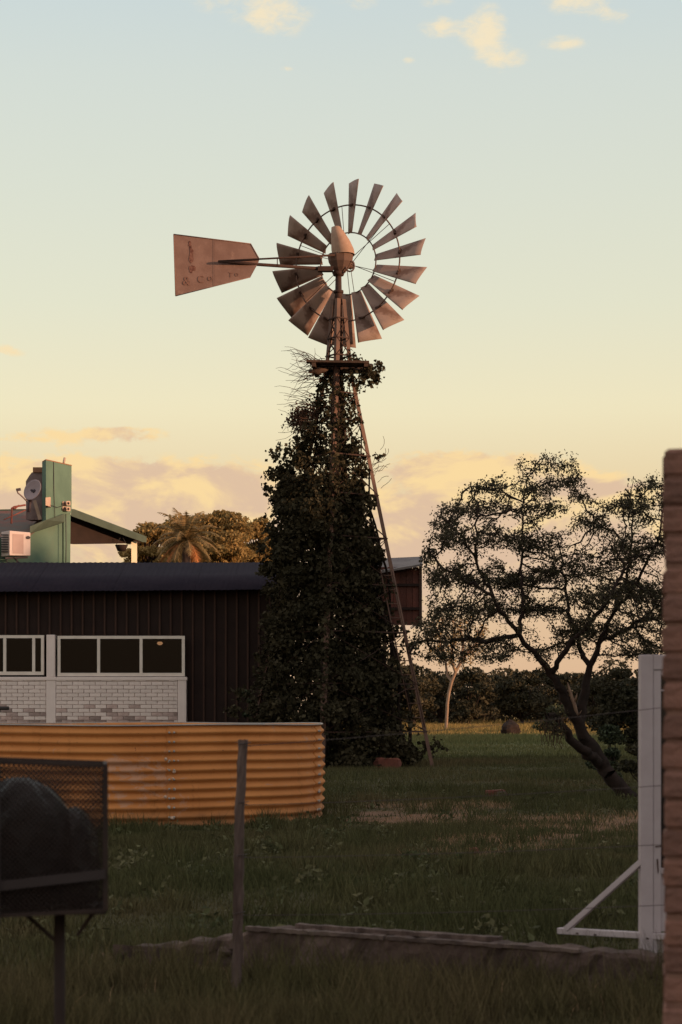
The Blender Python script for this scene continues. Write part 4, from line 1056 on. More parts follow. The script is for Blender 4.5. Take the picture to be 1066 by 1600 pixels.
# ------------------------------------------------------------------ green house
def build_house():
    base = P(60, 1112, 58); base.z = 0
    root = thing('green_house', 'pale green house with a tall chimney slab and open gable porch behind the shed', 'house', base)
    def Q(px, py, Y): return P(px, py, Y)
    # the long wall runs away to the right
    Yw = lambda px: 57.4 + px * 0.021
    wall = [(-70, 1180), (-70, 846), (-10, 842), (46, 833), (100, 806), (100, 1180)]
    MB().prism([Q(a, b, Yw(a)) for a, b in wall], (-0.12, 0.2, 0)).build('wall', 'green_wall', root)
    MB().prism([Q(a, b, Yw(a) - 0.06) for a, b in ((99.5, 1180), (99.5, 803), (110.5, 801), (108, 1180))], (-0.1, 0.25, 0)).build('pilaster', 'green_wall', root)
    # chimney slab: broad face towards the right, narrow face on the left
    a, b, c, d = Q(72, 813, 58.2), Q(72, 719, 58.2), Q(112, 728, 59.7), Q(112, 801, 59.7)
    off = Q(66, 719, 58.7) - b; off.z = 0
    MB().prism([a, b, c, d], off).build('chimney_slab', 'green_wall', root)
    MB().prism([b + Vector((0, -.01, 0)), c + Vector((.01, 0, 0)), c + off, b + off], (0, 0, 0.03)).build('sunlit_edge', 'brick_and_sun_edge', root)  # thin strip whose orange stands in for low sun on the top edge
    MB().tube([Q(99, 727, 59.4), Q(101.5, 715, 59.4)], 0.04, 6).build('vent_stub', 'lamp_case', root)
    # left roof: low tin slope with a dark verge board
    MB().prism([Q(-70, 800, 61.5), Q(58, 797, 61.5), Q(70, 816, 58.5), Q(46, 836, 57.9), Q(-70, 846, 57.2)], (0, 0, -0.05)).build('roof', 'tin_roof', root)
    MB().prism([Q(-70, 797, 61.6), Q(56, 795, 61.6), Q(56, 801, 61.6), Q(-70, 805, 61.6)], (0, 0.1, 0)).build('ridge_board', 'green_trim', root)
    MB().prism([Q(47, 823, 57.95), Q(72, 813, 58.3), Q(101, 803, 59.2), Q(101, 816, 59.2), Q(47, 834, 57.95)], (0.02, -0.12, 0)).build('verge_board', 'green_trim', root)
    # right porch roof: fascia, dark soffit and the far gable filling
    MB().prism([Q(111, 795, 59.7), Q(224, 838, 61.6), Q(223.5, 847, 61.6), Q(111, 806, 59.7)], (0.1, 0.12, 0)).build('fascia', 'green_trim', root)
    MB().prism([Q(111, 797, 59.85), Q(223, 840, 61.75), Q(223, 845.5, 65), Q(111, 800, 65)], (0, 0, -0.04)).build('porch_roof', 'tin_roof', root)
    MB().prism([Q(110, 804, 60.1), Q(214, 846, 62), Q(214, 848.5, 62), Q(110, 850, 60.1)], (0.1, 0.1, 0)).build('gable_board', 'soffit', root)
    MB().prism([Q(205.5, 846, 61.6), Q(213.5, 846, 61.75), Q(213.5, 1160, 61.75), Q(205.5, 1160, 61.6)], (0.0, 0.17, 0)).build('porch_post', 'cream_post', root)
    MB().tube([Q(84, 722, 58.62), Q(84.5, 770, 58.6), Q(86, 809, 58.6)], .012, 5).build('conduit', 'cable', root)
    MB().tube([Q(103, 803, 59.2), Q(103.5, 850, 59.2), Q(103, 884, 59.2)], .014, 5).build('conduit', 'cable', root)
    MB().tube([Q(79, 789, 58.3), Q(90, 793, 58.8), Q(99, 790, 59.1)], .009, 4).build('lamp_cable', 'cable', root)
    # things fixed to it, each its own
    pot = thing('hanging_planter', 'dark hanging planter under the porch eave beside the cream post', 'planter', Q(190, 861, 61.2))
    MB().lathe([(0.0, PZ(861, 61.2)), (0.13, PZ(861, 61.2)), (0.21, PZ(851.5, 61.2)), (0.19, PZ(851.5, 61.2)), (0.17, PZ(853, 61.2)), (0, PZ(853, 61.2))], (PX(190, 61.2), 61.2, 0), 14).build('bowl', 'soffit', pot)
    MB().tube([Q(182, 851, 61.2), Q(188, 840, 61.2)], 0.008, 4).tube([Q(198, 851, 61.2), Q(192, 840, 61.2)], 0.008, 4).build('hanger', 'cable', pot)
    # brick flue behind the dish
    fl = thing('flue', 'stained stepped flue block beside the green chimney slab', 'flue', Q(55, 812, 59.3))
    MB().prism([Q(41, 812, 59.0), Q(40.5, 752, 59.0), Q(46, 743, 59.0), Q(50, 738, 59.0), Q(66, 738, 59.0), Q(66, 812, 59.0)], (0.1, 0.5, 0)).build('shaft', 'chimney_render', fl)
    MB().prism([Q(51.5, 738, 58.95), Q(51.5, 730, 58.95), Q(67, 730, 58.95), Q(67, 738, 58.95)], (0.05, 0.5, 0)).build('cap', 'brick_and_sun_edge', fl)
    MB().bar(Q(54, 782, 58.6), Q(63, 812, 58.6), 0.1, 0.06).build('stay', 'lamp_case', fl)
    # satellite dish
    c = Q(50.5, 765, 57.9); dr = Vector((-0.52, -0.80, 0.30)).normalized()
    dish = thing('satellite_dish', 'grey satellite dish on a red pipe bracket before the flue', 'satellite dish', Q(46, 795, 57.9))
    z_ = dr; x_ = z_.cross(Vector((0, 0, 1))).normalized(); y_ = x_.cross(z_) * -1
    M = Matrix((x_, y_, z_)).transposed()
    prof = [(0.001, -0.075), (0.1, -0.068), (0.2, -0.045), (0.28, -0.018), (0.33, 0.0), (0.335, -0.008), (0.28, -0.03), (0.2, -0.06), (0.001, -0.09)]
    MB().lathe(prof, c, 28, M).build('reflector', 'dish_grey', dish)
    lg = MB()
    for k in range(2):
        cc = c + M @ Vector((-0.02 + 0.13 * k, 0.02 - .04 * k, -0.062))
        lg.lathe([(0, 0.004), (0.06 - .035 * k, 0.004), (0.06 - .035 * k, -.002)], cc, 12, M)
    lg.build('printed_mark', 'ac_dark', dish)
    MB().tube([Q(42, 783, 57.75), Q(34, 775, 57.2), Q(28, 770, 56.9), Q(27, 766, 56.85)], 0.022, 6).build('feed_arm', 'chimney_render', dish)
    MB().bar(Q(26, 765.5, 56.85), Q(32, 764.5, 56.9), 0.09, 0.08).build('receiver', 'ac_dark', dish)
    MB().tube([Q(47, 782, 58.1), Q(45, 800, 58.1)], 0.05, 8).tube([Q(52, 765, 58.0), Q(47, 784, 58.1)], 0.05, 8).build('mount', 'ac_dark', dish)
    tag(MB().tube([Q(18, 818, 57.6), Q(18.5, 794, 57.7), Q(22, 792, 57.7), Q(40, 789, 57.9)], 0.03, 6).tube([Q(19, 795, 57.7), Q(24, 794.5, 57.7), Q(30, 789.5, 57.8)], 0.025, 6).tube([Q(6, 812, 57.5), Q(40, 797, 57.9)], 0.02, 6).build('pipe_bracket', 'red_pipe', None),
        'thin red pipe framework on the tin roof below the satellite dish', 'pipe bracket')
    # air conditioner
    ac = thing('air_conditioner', 'off white air conditioner outdoor unit mounted on the green wall', 'air conditioner', Q(25, 868, 57.0))
    A, B, C_, D = Q(15, 868, 56.8), Q(15, 829, 56.8), Q(48, 832, 57.3), Q(48, 868.5, 57.3)
    off = Q(2, 830, 57.25) - B; off.z = 0
    bevel(MB().prism([A, B, C_, D], off).build('case', 'ac_white', ac), .02)
    nrm = Vector((0.05, -0.02, 0))
    def F_(px, py): return Q(px, py, 56.8 + (px - 15) / 33 * .5 - 0.012)
    MB().prism([F_(20, 864.5), F_(20, 834), F_(37, 835), F_(37, 865)], (0, .008, 0)).build('front_panel', 'ac_panel', ac)
    MB().prism([F_(40.5 + 3.5 + 3.6 * math.cos(t_), 840 + 2.6 * math.sin(t_)) - Vector((0, .004, 0)) for t_ in np.linspace(0, 2 * math.pi, 14)[:-1]], (0, .008, 0)).build('badge', 'ac_dark', ac)
    for i in range(8):
        f = (i + 0.5) / 8; py = 834 + f * 30
        p0 = Q(3.2, py, 57.18); p1 = Q(13.8, py, 56.83)
        MB().bar(p0 + Vector((-.01, -.02, 0)), p1 + Vector((-.01, -.02, 0)), 0.02, 0.035).build('louvre', 'ac_dark', ac)
    MB().bar(Q(8, 872, 56.9), Q(43, 871, 57.3), 0.06, 0.05).bar(Q(22, 871, 57.0), Q(30, 880, 57.6), .04, .04).build('wall_bracket', 'ac_dark', ac)
    MB().tube([Q(10, 871, 57.1), Q(12, 884, 57.1), Q(16, 889.5, 57.1), Q(22, 889, 57.1), Q(25, 882, 57.1), Q(27, 873, 57.1)], 0.016, 5).build('cable', 'cable', ac)
    # flood lamps
    lp = thing('flood_lamp', 'pale flood lamp on the left part of the green chimney slab', 'lamp', Q(76, 790, 58.2))
    bevel(MB().prism([Q(73, 790, 58.1), Q(73, 778, 58.1), Q(79.5, 777, 58.35), Q(79.5, 792, 58.35)], (-.02, -.07, 0)).build('lamp_case', 'lamp_case', lp), .015)
    MB().bar(Q(74, 791.5, 58.15), Q(78, 792.5, 58.25), 0.08, 0.03).build('bracket', 'rust_dark', lp)
    l2 = thing('lamp_cluster', 'cluster of four small flood lamps at the right corner of the chimney slab', 'lamp', Q(104, 800, 59.2))
    for (x_, y_) in ((101.5, 787), (107.5, 786.5), (101.5, 795), (107.5, 795.5)):
        o = bevel(MB().prism([Q(x_ - 3, y_ + 3.6, 59.2), Q(x_ - 3, y_ - 3.6, 59.2), Q(x_ + 3, y_ - 3.4, 59.4), Q(x_ + 3, y_ + 3.8, 59.4)], (0, -.1, 0)).build('lamp_case', 'lamp_case', l2), .015)
        MB().prism([Q(x_ - .5 + 1.9 * math.cos(t_), y_ + 2 * math.sin(t_), 59.08) for t_ in np.linspace(0, 2 * math.pi, 9)[:-1]], (0, -.02, 0)).build('lens', 'rust_dark', o)
build_house()

# ------------------------------------------------------------------ near things
def build_kerb():
    pa, pb = Vector((PX(190, 10.8), 10.8, 0)), Vector((PX(1100, 9.3), 9.3, 0))
    root = thing('low_wall', 'low crumbling concrete wall along the near edge of the yard', 'wall', pa)
    d = (pb - pa); L = d.length; d.normalize(); nrm = Vector((-d.y, d.x, 0))
    n = 90; prof = [(-.09, -0.05), (-.09, .04), (-.085, .10), (-.088, .15), (-.085, .195), (-.07, .215), (0.0, .222), (.06, .22), (.075, .2), (.08, -.05)]
    vs_ = []; fs = []; m = len(prof)
    for i in range(n + 1):
        f = i / n; c = pa + d * L * f; top = 0.245 - 0.028 * f
        broke = 0.17 * max(0, 1 - f / 0.27) ** .7 + 0.012 * math.sin(i * 1.3) * random.random()
        for j, (o_, z_) in enumerate(prof):
            er = 0.035 * max(0, vnoise(np.array(f * 40), np.array(z_ * 30), 1, 3.0)) if 1 <= j <= 3 else 0
            zz = z_ if z_ < 0.15 else z_ - 0.22 + top - broke + random.uniform(-.004, .004)
            vs_.append(c + nrm * (o_ + er + random.uniform(-.006, .006)) + Vector((0, 0, zz)))
    for i in range(n):
        for j in range(m - 1): fs.append((i * m + j, i * m + j + 1, (i + 1) * m + j + 1, (i + 1) * m + j))
    fs.append(tuple(range(m))); fs.append(tuple(n * m + j for j in range(m))[::-1])
    MB().face_add(vs_, fs).build('wall_body', 'old_concrete', root)
    # pale broken capping strip and a dark board lying along the back edge
    def strip(f0, f1, o0, o1, z0, z1, name, m_, seg=30):
        vs_ = []; fs = []
        for i in range(seg + 1):
            f = f0 + (f1 - f0) * i / seg; c = pa + d * L * f; top = 0.245 - 0.028 * f; w = random.uniform(-.006, .006)
            for (o_, z_) in ((o0, z0), (o0, z1), (o1, z1), (o1, z0)): vs_.append(c + nrm * (o_ + w) + Vector((0, 0, top + z_ + random.uniform(-.003, .003))))
        for i in range(seg):
            for j in range(4): fs.append((i * 4 + j, i * 4 + (j + 1) % 4, i * 4 + 4 + (j + 1) % 4, i * 4 + 4 + j))
        fs += [(0, 1, 2, 3), tuple(seg * 4 + j for j in (3, 2, 1, 0))]
        MB().face_add(vs_, fs).build(name, m_, root)
    strip(0.255, 0.50, -.098, -.05, -.015, .006, 'capping', 'concrete_edge'); strip(0.505, 0.82, -.096, -.055, -.014, .004, 'capping', 'concrete_edge')
    strip(0.33, 0.68, .0, .06, .0, .024, 'board', 'old_wood')
    # broken masonry lumps at the left end
    for i, (px, py, r_) in enumerate(((352, 1478, .055), (330, 1494, .045), (412, 1506, .05))):
        Yl = 10.45 + random.uniform(-.1, .15); r_ = r_ * .72; c = P(px, py + 8, Yl); rr = random.Random(i)
        zc = max(0.01, c.z); me = MB(); vs_ = []; fs = []; nl, nk = 5, 8
        for a in range(nl):
            th = math.pi * (a + .5) / nl
            for k in range(nk):
                q_ = r_ * rr.uniform(.7, 1.15); vs_.append((c.x + q_ * 1.25 * math.sin(th) * math.cos(2 * math.pi * k / nk), Yl + q_ * math.sin(th) * math.sin(2 * math.pi * k / nk), zc + q_ * .8 * math.cos(th)))
        for a in range(nl - 1):
            for k in range(nk): fs.append((a * nk + k, a * nk + (k + 1) % nk, (a + 1) * nk + (k + 1) % nk, (a + 1) * nk + k))
        fs += [tuple(range(nk)), tuple((nl - 1) * nk + k for k in range(nk))[::-1]]
        me.face_add(vs_, fs).build('rubble', 'rubble', root)
build_kerb()

def build_fence():
    Yp = 9.6; b = P(366, 1535, Yp); b.z = 0
    root = thing('wire_fence', 'weathered leaning wooden fence post with four sagging wires across the yard', 'fence', b)
    mb = MB(); n = 22; vs_ = []; fs = []; m = 10
    t0, t1 = P(366.5, 1540, Yp), P(380, 1156, Yp); t0.z = -0.05
    for i in range(n + 1):
        f = i / n; c = t0 + (t1 - t0) * f + Vector((0.004 * math.sin(f * 7), 0, 0)); r_ = 0.0262 - 0.002 * f
        for k in range(m):
            a = 2 * math.pi * k / m; q_ = r_ * (1 + 0.10 * math.sin(a * 3 + f * 5) + random.uniform(-.16, .16))
            vs_.append(c + Vector((q_ * math.cos(a), q_ * math.sin(a), random.uniform(-.004, .004) if i == n else 0)))
    for i in range(n):
        for k in range(m): fs.append((i * m + k, i * m + (k + 1) % m, (i + 1) * m + (k + 1) % m, (i + 1) * m + k))
    fs.append(tuple(n * m + k for k in range(m)))
    mb.face_add(vs_, fs); mb.build('post', 'old_wood', root)
    for (ya, yb) in ((1166, 1100), (1258, 1224), (1340, 1317), (1430, 1412)):
        A = P(379, ya, Yp - 0.03); Bp = P(1085, yb, 8.9); pts = []
        for i in range(25):
            f = i / 24; p = A + (Bp - A) * f; p.z -= 0.012 * 4 * f * (1 - f); pts.append(p)
        MB().tube(pts, 0.0016, 5).build('wire', 'wire', root)
        lp_ = MB(); c = P(374 + (1500 - ya) * 0.034 - 3, ya, Yp)
        lp_.tube([c + Vector((0.03 * math.cos(t_), 0.03 * math.sin(t_), 0.003 * t_)) for t_ in np.linspace(0, 2 * math.pi, 14)], 0.0022, 4); lp_.build('tie', 'wire', root)
build_fence()

def build_frame():
    Y = 10.05; s = Y / F
    X = lambda px: PX(px, Y); Z = lambda py: PZ(py, Y)
    root = thing('white_frame', 'tall white painted panel frame propped on braced feet beside the brick pillar', 'panel frame', (X(1018), Y, 0))
    z0 = Z(1490); zt = Z(1023)
    xr = X(1210)
    bevel(MB().lohi((X(1001.5), Y, z0), (X(1021), Y + .09, zt)).build('outer_stile', 'white_paint', root), .004)
    bevel(MB().lohi((X(1021.3), Y + .006, Z(1458)), (X(1033.5), Y + .08, Z(1047))).build('inner_stile', 'white_paint', root), .004)
    bevel(MB().lohi((X(1021.2), Y + .001, Z(1046.5)), (xr, Y + .089, zt)).build('top_rail', 'white_paint', root), .004)
    bevel(MB().lohi((X(1033.7), Y + .007, Z(1056)), (xr, Y + .08, Z(1047))).build('inner_rail', 'white_paint', root), .003)
    MB().lohi((X(1033), Y + .045, Z(1360)), (xr, Y + .055, Z(1055))).build('dark_panel', 'pane_dark', root)
    MB().lohi((X(1033.6), Y + .03, Z(1080)), (xr, Y + .044, Z(1077))).build('glazing_bar', 'white_paint', root)
    bevel(MB().lohi((X(1033.6), Y + .005, Z(1366)), (xr, Y + .085, Z(1357))).build('middle_rail', 'white_paint', root), .003)
    MB().lohi((X(1033.6), Y + .02, Z(1456)), (xr, Y + .07, Z(1367))).build('lower_panel', 'white_paint', root)
    bevel(MB().lohi((X(1021.3), Y + .002, z0), (xr, Y + .088, Z(1466))).build('bottom_rail', 'white_paint', root), .004)
    bevel(MB().lohi((xr + .002, Y, z0), (xr + .065, Y + .09, zt)).build('outer_stile', 'white_paint', root), .004)
    fa, fb = P(873.5, 1454, Y + .35), P(1060, 1464.5, Y - .06)
    o = bevel(MB().bar(fa, fb, .045, .032).build('foot', 'white_paint', root), .003)
    bevel(MB().bar(P(885, 1452, Y + .31), P(1003, 1346, Y + .02), .03, .030).build('brace', 'white_paint', root), .003)
    nl = MB()
    for px, py in ((900, 1458), (928, 1460), (1010, 1466)): nl.bar(P(px, py, Y + .2 - (px - 900) * .002), P(px + 4, py + 1, Y + .2 - (px - 900) * .002), .01, .008)
    nl.build('nail_head', 'rust_dark', root)
    st = MB()
    st.face_add([P(1026, 1342, Y - .0012), P(1028.5, 1342, Y - .0012), P(1029.5, 1362, Y - .0012), P(1028, 1366, Y - .0012)], [(0, 1, 2, 3)])
    st.face_add([P(1024, 1322, Y - .0012), P(1033, 1321, Y - .0012), P(1033, 1323, Y - .0012), P(1024, 1324, Y - .0012)], [(0, 1, 2, 3)])
    st.build('rust_mark', 'rust_dark', root)
build_frame()

def build_pillar():
    Y = 5.0; x0 = PX(1037, Y); W = 0.36; zt = PZ(703, Y); ch = 0.0765
    root = thing('brick_pillar', 'rough reddish brick pillar at the right edge of the photo', 'pillar', (x0, Y, 0)); root.rotation_euler.z = R(-10.2)
    MB().lohi((x0 + .008, Y + .008, 0), (x0 + W - .008, Y + W - .008, zt - .015)).build('mortar_core', 'pillar_mortar', root)
    # rounded, slightly worn brick
    def brick_mesh(l, w, h):
        vs_ = []; fs = []; c = .009
        for z_, i_ in ((-h / 2, c), (-h / 2 + c, 0), (h / 2 - c, 0), (h / 2, c)):
            for (a, b) in ((-1, -1), (1, -1), (1, 1), (-1, 1)):
                vs_.append((a * (l / 2 - i_) + random.uniform(-.003, .003), b * (w / 2 - i_) + random.uniform(-.003, .003), z_ + random.uniform(-.002, .002)))
        for i in range(3):
            for k in range(4): fs.append((i * 4 + k, i * 4 + (k + 1) % 4, i * 4 + 4 + (k + 1) % 4, i * 4 + 4 + k))
        fs += [(3, 2, 1, 0), (12, 13, 14, 15)]
        me = MB().face_add(vs_, fs).mesh('brick'); me.materials.append(MATS['pillar_brick']); return me
    variants = [brick_mesh(.235, .118, .0715) for _ in range(4)]
    nrow = int(zt / ch) + 1
    for r_ in range(nrow):
        z = zt - ch / 2 - r_ * ch + .006
        if z < 0.02: break
        lay = [(.1185, .06, 0), (.30, .1185, 90), (.2415, .30, 0), (.06, .2415, 90)]
        if r_ % 2: lay = [(W - a, b, an) for a, b, an in lay]
        for (a, b, an) in lay:
            o = link('brick', random.choice(variants), None, root, (x0 + a + random.uniform(-.004, .004), Y + b + random.uniform(-.003, .003), z + random.uniform(-.003, .003)))
            o.rotation_euler.z = R(an + random.uniform(-.8, .8) + random.choice([0, 180]))
build_pillar()

def build_basket():
    Y = 6.0; s = Y / F
    c = Vector((PX(168, Y), Y - .05, 0)); BROT = R(7.2)
    root = thing('rubbish_basket', 'raised dark wire mesh rubbish basket on a post in the lower left corner', 'rubbish basket', c); root.rotation_euler.z = BROT
    xa, xb = PX(-110, Y), PX(168, Y); ya, yb = Y - .05, Y + .33
    zt = PZ(1196, Y); zb = PZ(1420, Y)
    fr = lambda a, b, w=.014: MB().bar(a, b, w, w)
    cor = [(xa, ya), (xb, ya), (xb, yb), (xa, yb)]
    tilt = lambda x: (xb - x) * 0.04
    for i in range(4):
        (x0, y0), (x1, y1) = cor[i], cor[(i + 1) % 4]
        fr((x0, y0, zt + tilt(x0)), (x1, y1, zt + tilt(x1)), .012).build('top_rail', 'basket_steel', root)
        fr((x0, y0, zb - tilt(x0) * .9), (x1, y1, zb - tilt(x1) * .9), .012).build('bottom_rail', 'basket_steel', root)
        fr((x0, y0, zb - tilt(x0) * .9), (x0, y0, zt + tilt(x0)), .016).build('corner_bar', 'basket_steel', root)
    fr((PX(2, Y), ya - .012, PZ(1440, Y)), (PX(2, Y), ya - .012, PZ(1188, Y)), .022).build('upright', 'basket_band', root)
    MB().bar((PX(-110, Y), ya - .012, PZ(1392, Y)), (PX(168, Y), ya - .012, PZ(1363, Y)), .006, .03).build('middle_band', 'basket_band', root)
    # expanded mesh on the four sides, single fine wires joined as one net per side
    for i in range(4):
        (x0, y0), (x1, y1) = cor[i], cor[(i + 1) % 4]
        Ls = math.hypot(x1 - x0, y1 - y0); Hh = zt - zb; stp = .016; mb = MB()
        for sg in (1, -1):
            k = -int(Hh / stp) - 1
            while k * stp < Ls:
                u0 = k * stp; u1 = u0 + Hh; a0, a1 = max(u0, 0), min(u1, Ls)
                if a1 > a0 + .004:
                    za, zc = (a0 - u0), (a1 - u0)
                    if sg < 0: za, zc = Hh - za, Hh - zc
                    p = Vector((x0 + (x1 - x0) * a0 / Ls, y0 + (y1 - y0) * a0 / Ls, zb + za)); q_ = Vector((x0 + (x1 - x0) * a1 / Ls, y0 + (y1 - y0) * a1 / Ls, zb + zc))
                    mb.tube([p, q_], .0023, 3, False)
                k += 1
        tag(mb.build('wire_mesh', 'basket_steel', root), kind='stuff')
    mb = MB().lohi((xa, ya, zb - .012), (xb, yb, zb - .008)); mb.build('base_sheet', 'basket_steel', root)
    MB().tube([(PX(96, Y), Y + .12, -.1), (PX(96, Y), Y + .12, zb)], .0185, 10).build('post', 'basket_steel', root)
    MB().bar((PX(158, Y), Y + .12, zb + .002), (PX(124, Y), Y + .12, PZ(1468, Y)), .012, .012).build('brace', 'basket_steel', root)
    MB().bar((PX(34, Y), Y + .12, zb - .01), (PX(92, Y), Y + .12, PZ(1478, Y)), .012, .012).build('brace', 'basket_steel', root)
    # bag of rubbish inside the basket
    def bag(px0, px1, pt, name_lab, seed, yc, grp=None):
        rr = random.Random(seed); w = (px1 - px0) / 2 * s; cx = PX((px0 + px1) / 2, Y); h = PZ(pt, Y) - zb
        vs_ = []; fs = []; na, nz = 40, 26
        for j in range(nz + 1):
            f = j / nz; sw = math.sin(min(1, f * 4.0 + .35) * math.pi / 2) * (max(0, 1 - max(0, (f - .35) / .65) ** 3.2) ** 0.6)
            for k in range(na):
                a = 2 * math.pi * k / na
                wr = .97 + .09 * abs(math.sin(a * 3.5 + f * 5 + seed)) - .10 * abs(math.sin(a * 4 - f * 9 + 1)) * (.3 + f) + .06 * abs(math.sin(a * 9 + f * 23 + seed)) + .03 * rr.uniform(-1, 1)
                vs_.append((cx + w * sw * wr * math.cos(a), yc + .135 * sw * wr * math.sin(a), zb - .005 + h * f * (1 + .10 * math.sin(a * 2 + seed) * f * (1 - f) - .10 * math.cos(a) * f * sw) + .012 * abs(math.sin(a * 6 + f * 17)) * f * sw))
        for j in range(nz):
            for k in range(na): fs.append((j * na + k, j * na + (k + 1) % na, (j + 1) * na + (k + 1) % na, (j + 1) * na + k))
        fs.append(tuple(range(na))[::-1])
        o = MB().face_add(vs_, fs, True).build('rubbish_bag', 'black_plastic', None, (cx, yc, zb - .005))
        o.location = c + Matrix.Rotation(BROT, 3, 'Z') @ (Vector((cx, yc, zb - .005)) - c); o.rotation_euler.z = BROT
        tag(o, name_lab, 'rubbish bag', grp); ss = o.modifiers.new('s', 'SUBSURF'); ss.levels = 1; ss.render_levels = 1
    bag(-30, 122, 1214, 'larger crumpled black rubbish bag on the left inside the mesh basket', 2, Y + .14)
    bag(92, 158, 1262, 'smaller black rubbish bag slumped at the right end of the mesh basket', 5, Y + .16)
build_basket()

def lump(name, label, cat, px, py, Y, wx, wy, wz, m, seed):
    rr = random.Random(seed); c = P(px, py, Y); z0 = gz(c.x, Y)
    vs_ = []; fs = []
    base = [(-.8, -.8), (0, -1.1), (.8, -.75), (1.05, .1), (.75, .8), (-.1, 1.1), (-.8, .75), (-1.1, 0)]
    for z_, q_ in ((-.1, 1), (.55, 1.0), (.9, .93), (1.0, .78)):
        for (a, b) in base: vs_.append((c.x + a * q_ * wx / 2 * rr.uniform(.85, 1.1), Y + b * q_ * wy / 2 * rr.uniform(.85, 1.1), z0 + z_ * wz * rr.uniform(.9, 1.08)))
    for i in range(3):
        for k in range(8): fs.append((i * 8 + k, i * 8 + (k + 1) % 8, i * 8 + 8 + (k + 1) % 8, i * 8 + 8 + k))
    fs.append(tuple(24 + k for k in range(8)))
    return tag(MB().face_add(vs_, fs).build(name, m, None, (c.x, Y, z0)), label, cat)
lump('red_block', 'low red masonry block in the grass at the foot of the ivy', 'block', 607, 1200, 47.3, .66, .3, .26, 'red_rubble', 1)
lump('brick_chunk', 'broken brick lying in the dark grass under the tree shade', 'brick chunk', 774, 1246, 31.5, .34, .3, .13, 'red_rubble', 2)
lump('brick_chunk', 'pale stone touching the broken brick under the tree shade', 'brick chunk', 784, 1246, 31.3, .14, .14, .10, 'concrete_edge', 3)
lump('brick_chunk', 'dark reddish brick chunk beside the worn trail', 'brick chunk', 740, 1336, 18.9, .10, .1, .07, 'red_rubble', 4)
lump('brick_chunk', 'small pale brick chunk in the near grass', 'brick chunk', 752, 1424, 13.5, .075, .06, .06, 'concrete_edge', 5)
lump('brick_chunk', 'small brown clod beside the pale chunk in the near grass', 'brick chunk', 741, 1424, 13.6, .06, .06, .045, 'red_rubble', 7)
def build_stump():
    Y = 112.0; c = P(797, 1126, Y); z0 = gz(c.x, Y); rr = random.Random(4); vs_ = []; fs = []; n, m = 9, 16
    for i in range(n):
        t_ = i / (n - 1); r_ = [.40, .50, .55, .57, .54, .47, .36, .2, .04][i]
        for k in range(m):
            a = 2 * math.pi * k / m; q_ = r_ * (1 + .12 * math.sin(a * 3 + t_ * 4) + rr.uniform(-.08, .08)); vs_.append((c.x + q_ * math.cos(a), Y + q_ * math.sin(a), z0 - .05 + .95 * t_ + rr.uniform(-.03, .03)))
    for i in range(n - 1):
        for k in range(m): fs.append((i * m + k, i * m + (k + 1) % m, (i + 1) * m + (k + 1) % m, (i + 1) * m + k))
    fs.append(tuple((n - 1) * m + k for k in range(m)))
    tag(MB().face_add(vs_, fs).build('stump', 'bark', None, (c.x, Y, z0)), 'dark rounded stump standing at the edge of the sunlit field strip', 'stump')
build_stump()

# ------------------------------------------------------------------ grass
def blades(n, y0, y1, hmin, hmax, w, seed_h, mask=None, lean=0.5, tri=False, xm=1.12):
    y = np.sqrt(rng.uniform(y0 ** 2, y1 ** 2, n)); x = rng.uniform(-1, 1, n) * (0.178 * xm * y + (1.4 if y1 < 100 else 0))
    tk = np.clip((np.hypot(x - TANK[0], y - TANK[1]) - TANK[2]) / 2.2, .38, 1)
    clump = tk * np.clip(0.62 + 0.6 * vnoise(x, y, seed_h, 6.0) + 0.3 * vnoise(x, y, seed_h * 4, 2.0), 0.3, 1.5)
    keep = np.ones(n, bool) if mask is None else mask(x, y)
    x, y, clump = x[keep], y[keep], clump[keep]; n = len(x)
    h = rng.uniform(hmin, hmax, n) * clump; a = rng.uniform(0, 2 * math.pi, n)
    B = np.stack([x, y, hgt(x, y) - 0.01], axis=1); la = rng.uniform(0, 2 * math.pi, n); ln = rng.uniform(0.1, 1, n) * lean
    ld = np.stack([np.cos(la) * ln, np.sin(la) * ln, np.zeros(n)], axis=1)
    sd = np.stack([np.cos(a), np.sin(a) * 0.6, np.zeros(n)], axis=1) * (w * rng.uniform(.6, 1.3, n))[:, None] * 0.5
    up = np.array([0, 0, 1.0])
    mid = B + up * (h * .6)[:, None] + ld * (h * .35)[:, None]; tip = B + up * (h * rng.uniform(.8, 1, n))[:, None] + ld * h[:, None]
    if tri:
        V = np.stack([B - sd, B + sd, tip], axis=1).reshape(-1, 3); I = np.arange(3 * n)
        return V, I
    V = np.stack([B - sd, B + sd, mid + sd * .75, mid - sd * .75, tip], axis=1).reshape(-1, 3); k = np.arange(n)[:, None] * 5
    I = np.concatenate([k, k + 1, k + 2, k, k + 2, k + 3, k + 3, k + 2, k + 4], axis=1).ravel(); return V, I
def not_dirt(x, y):
    tank = (x - TANK[0]) ** 2 + (y - TANK[1]) ** 2 > TANK[2] ** 2
    return tank & (rng.uniform(0, 1, len(x)) > dirt(x, y) * 0.9)
def grass(name, label, m, VI):
    V, I = VI; o = link(name, np_mesh(name, V, 3, I), m); return tag(o, label, 'grass', kind='stuff')
grass('grass', 'long dark grass on the near side of the low wall', 'grass_near', blades(68000, 6.9, 10.25, .07, .26, .006, 1.1, lambda x, y: (rng.uniform(0, 1, len(x)) > 0.0), .6))
grass('grass', 'short dark lawn grass of the yard behind the low wall', 'grass_yard', blades(215000, 10.4, 24, .06, .17, .009, .8, not_dirt, .6))
grass('grass', 'shaded grass around the tree and the windmill foot', 'grass_yard', blades(145000, 24, 60, .07, .22, .02, .35, not_dirt, .6, True))
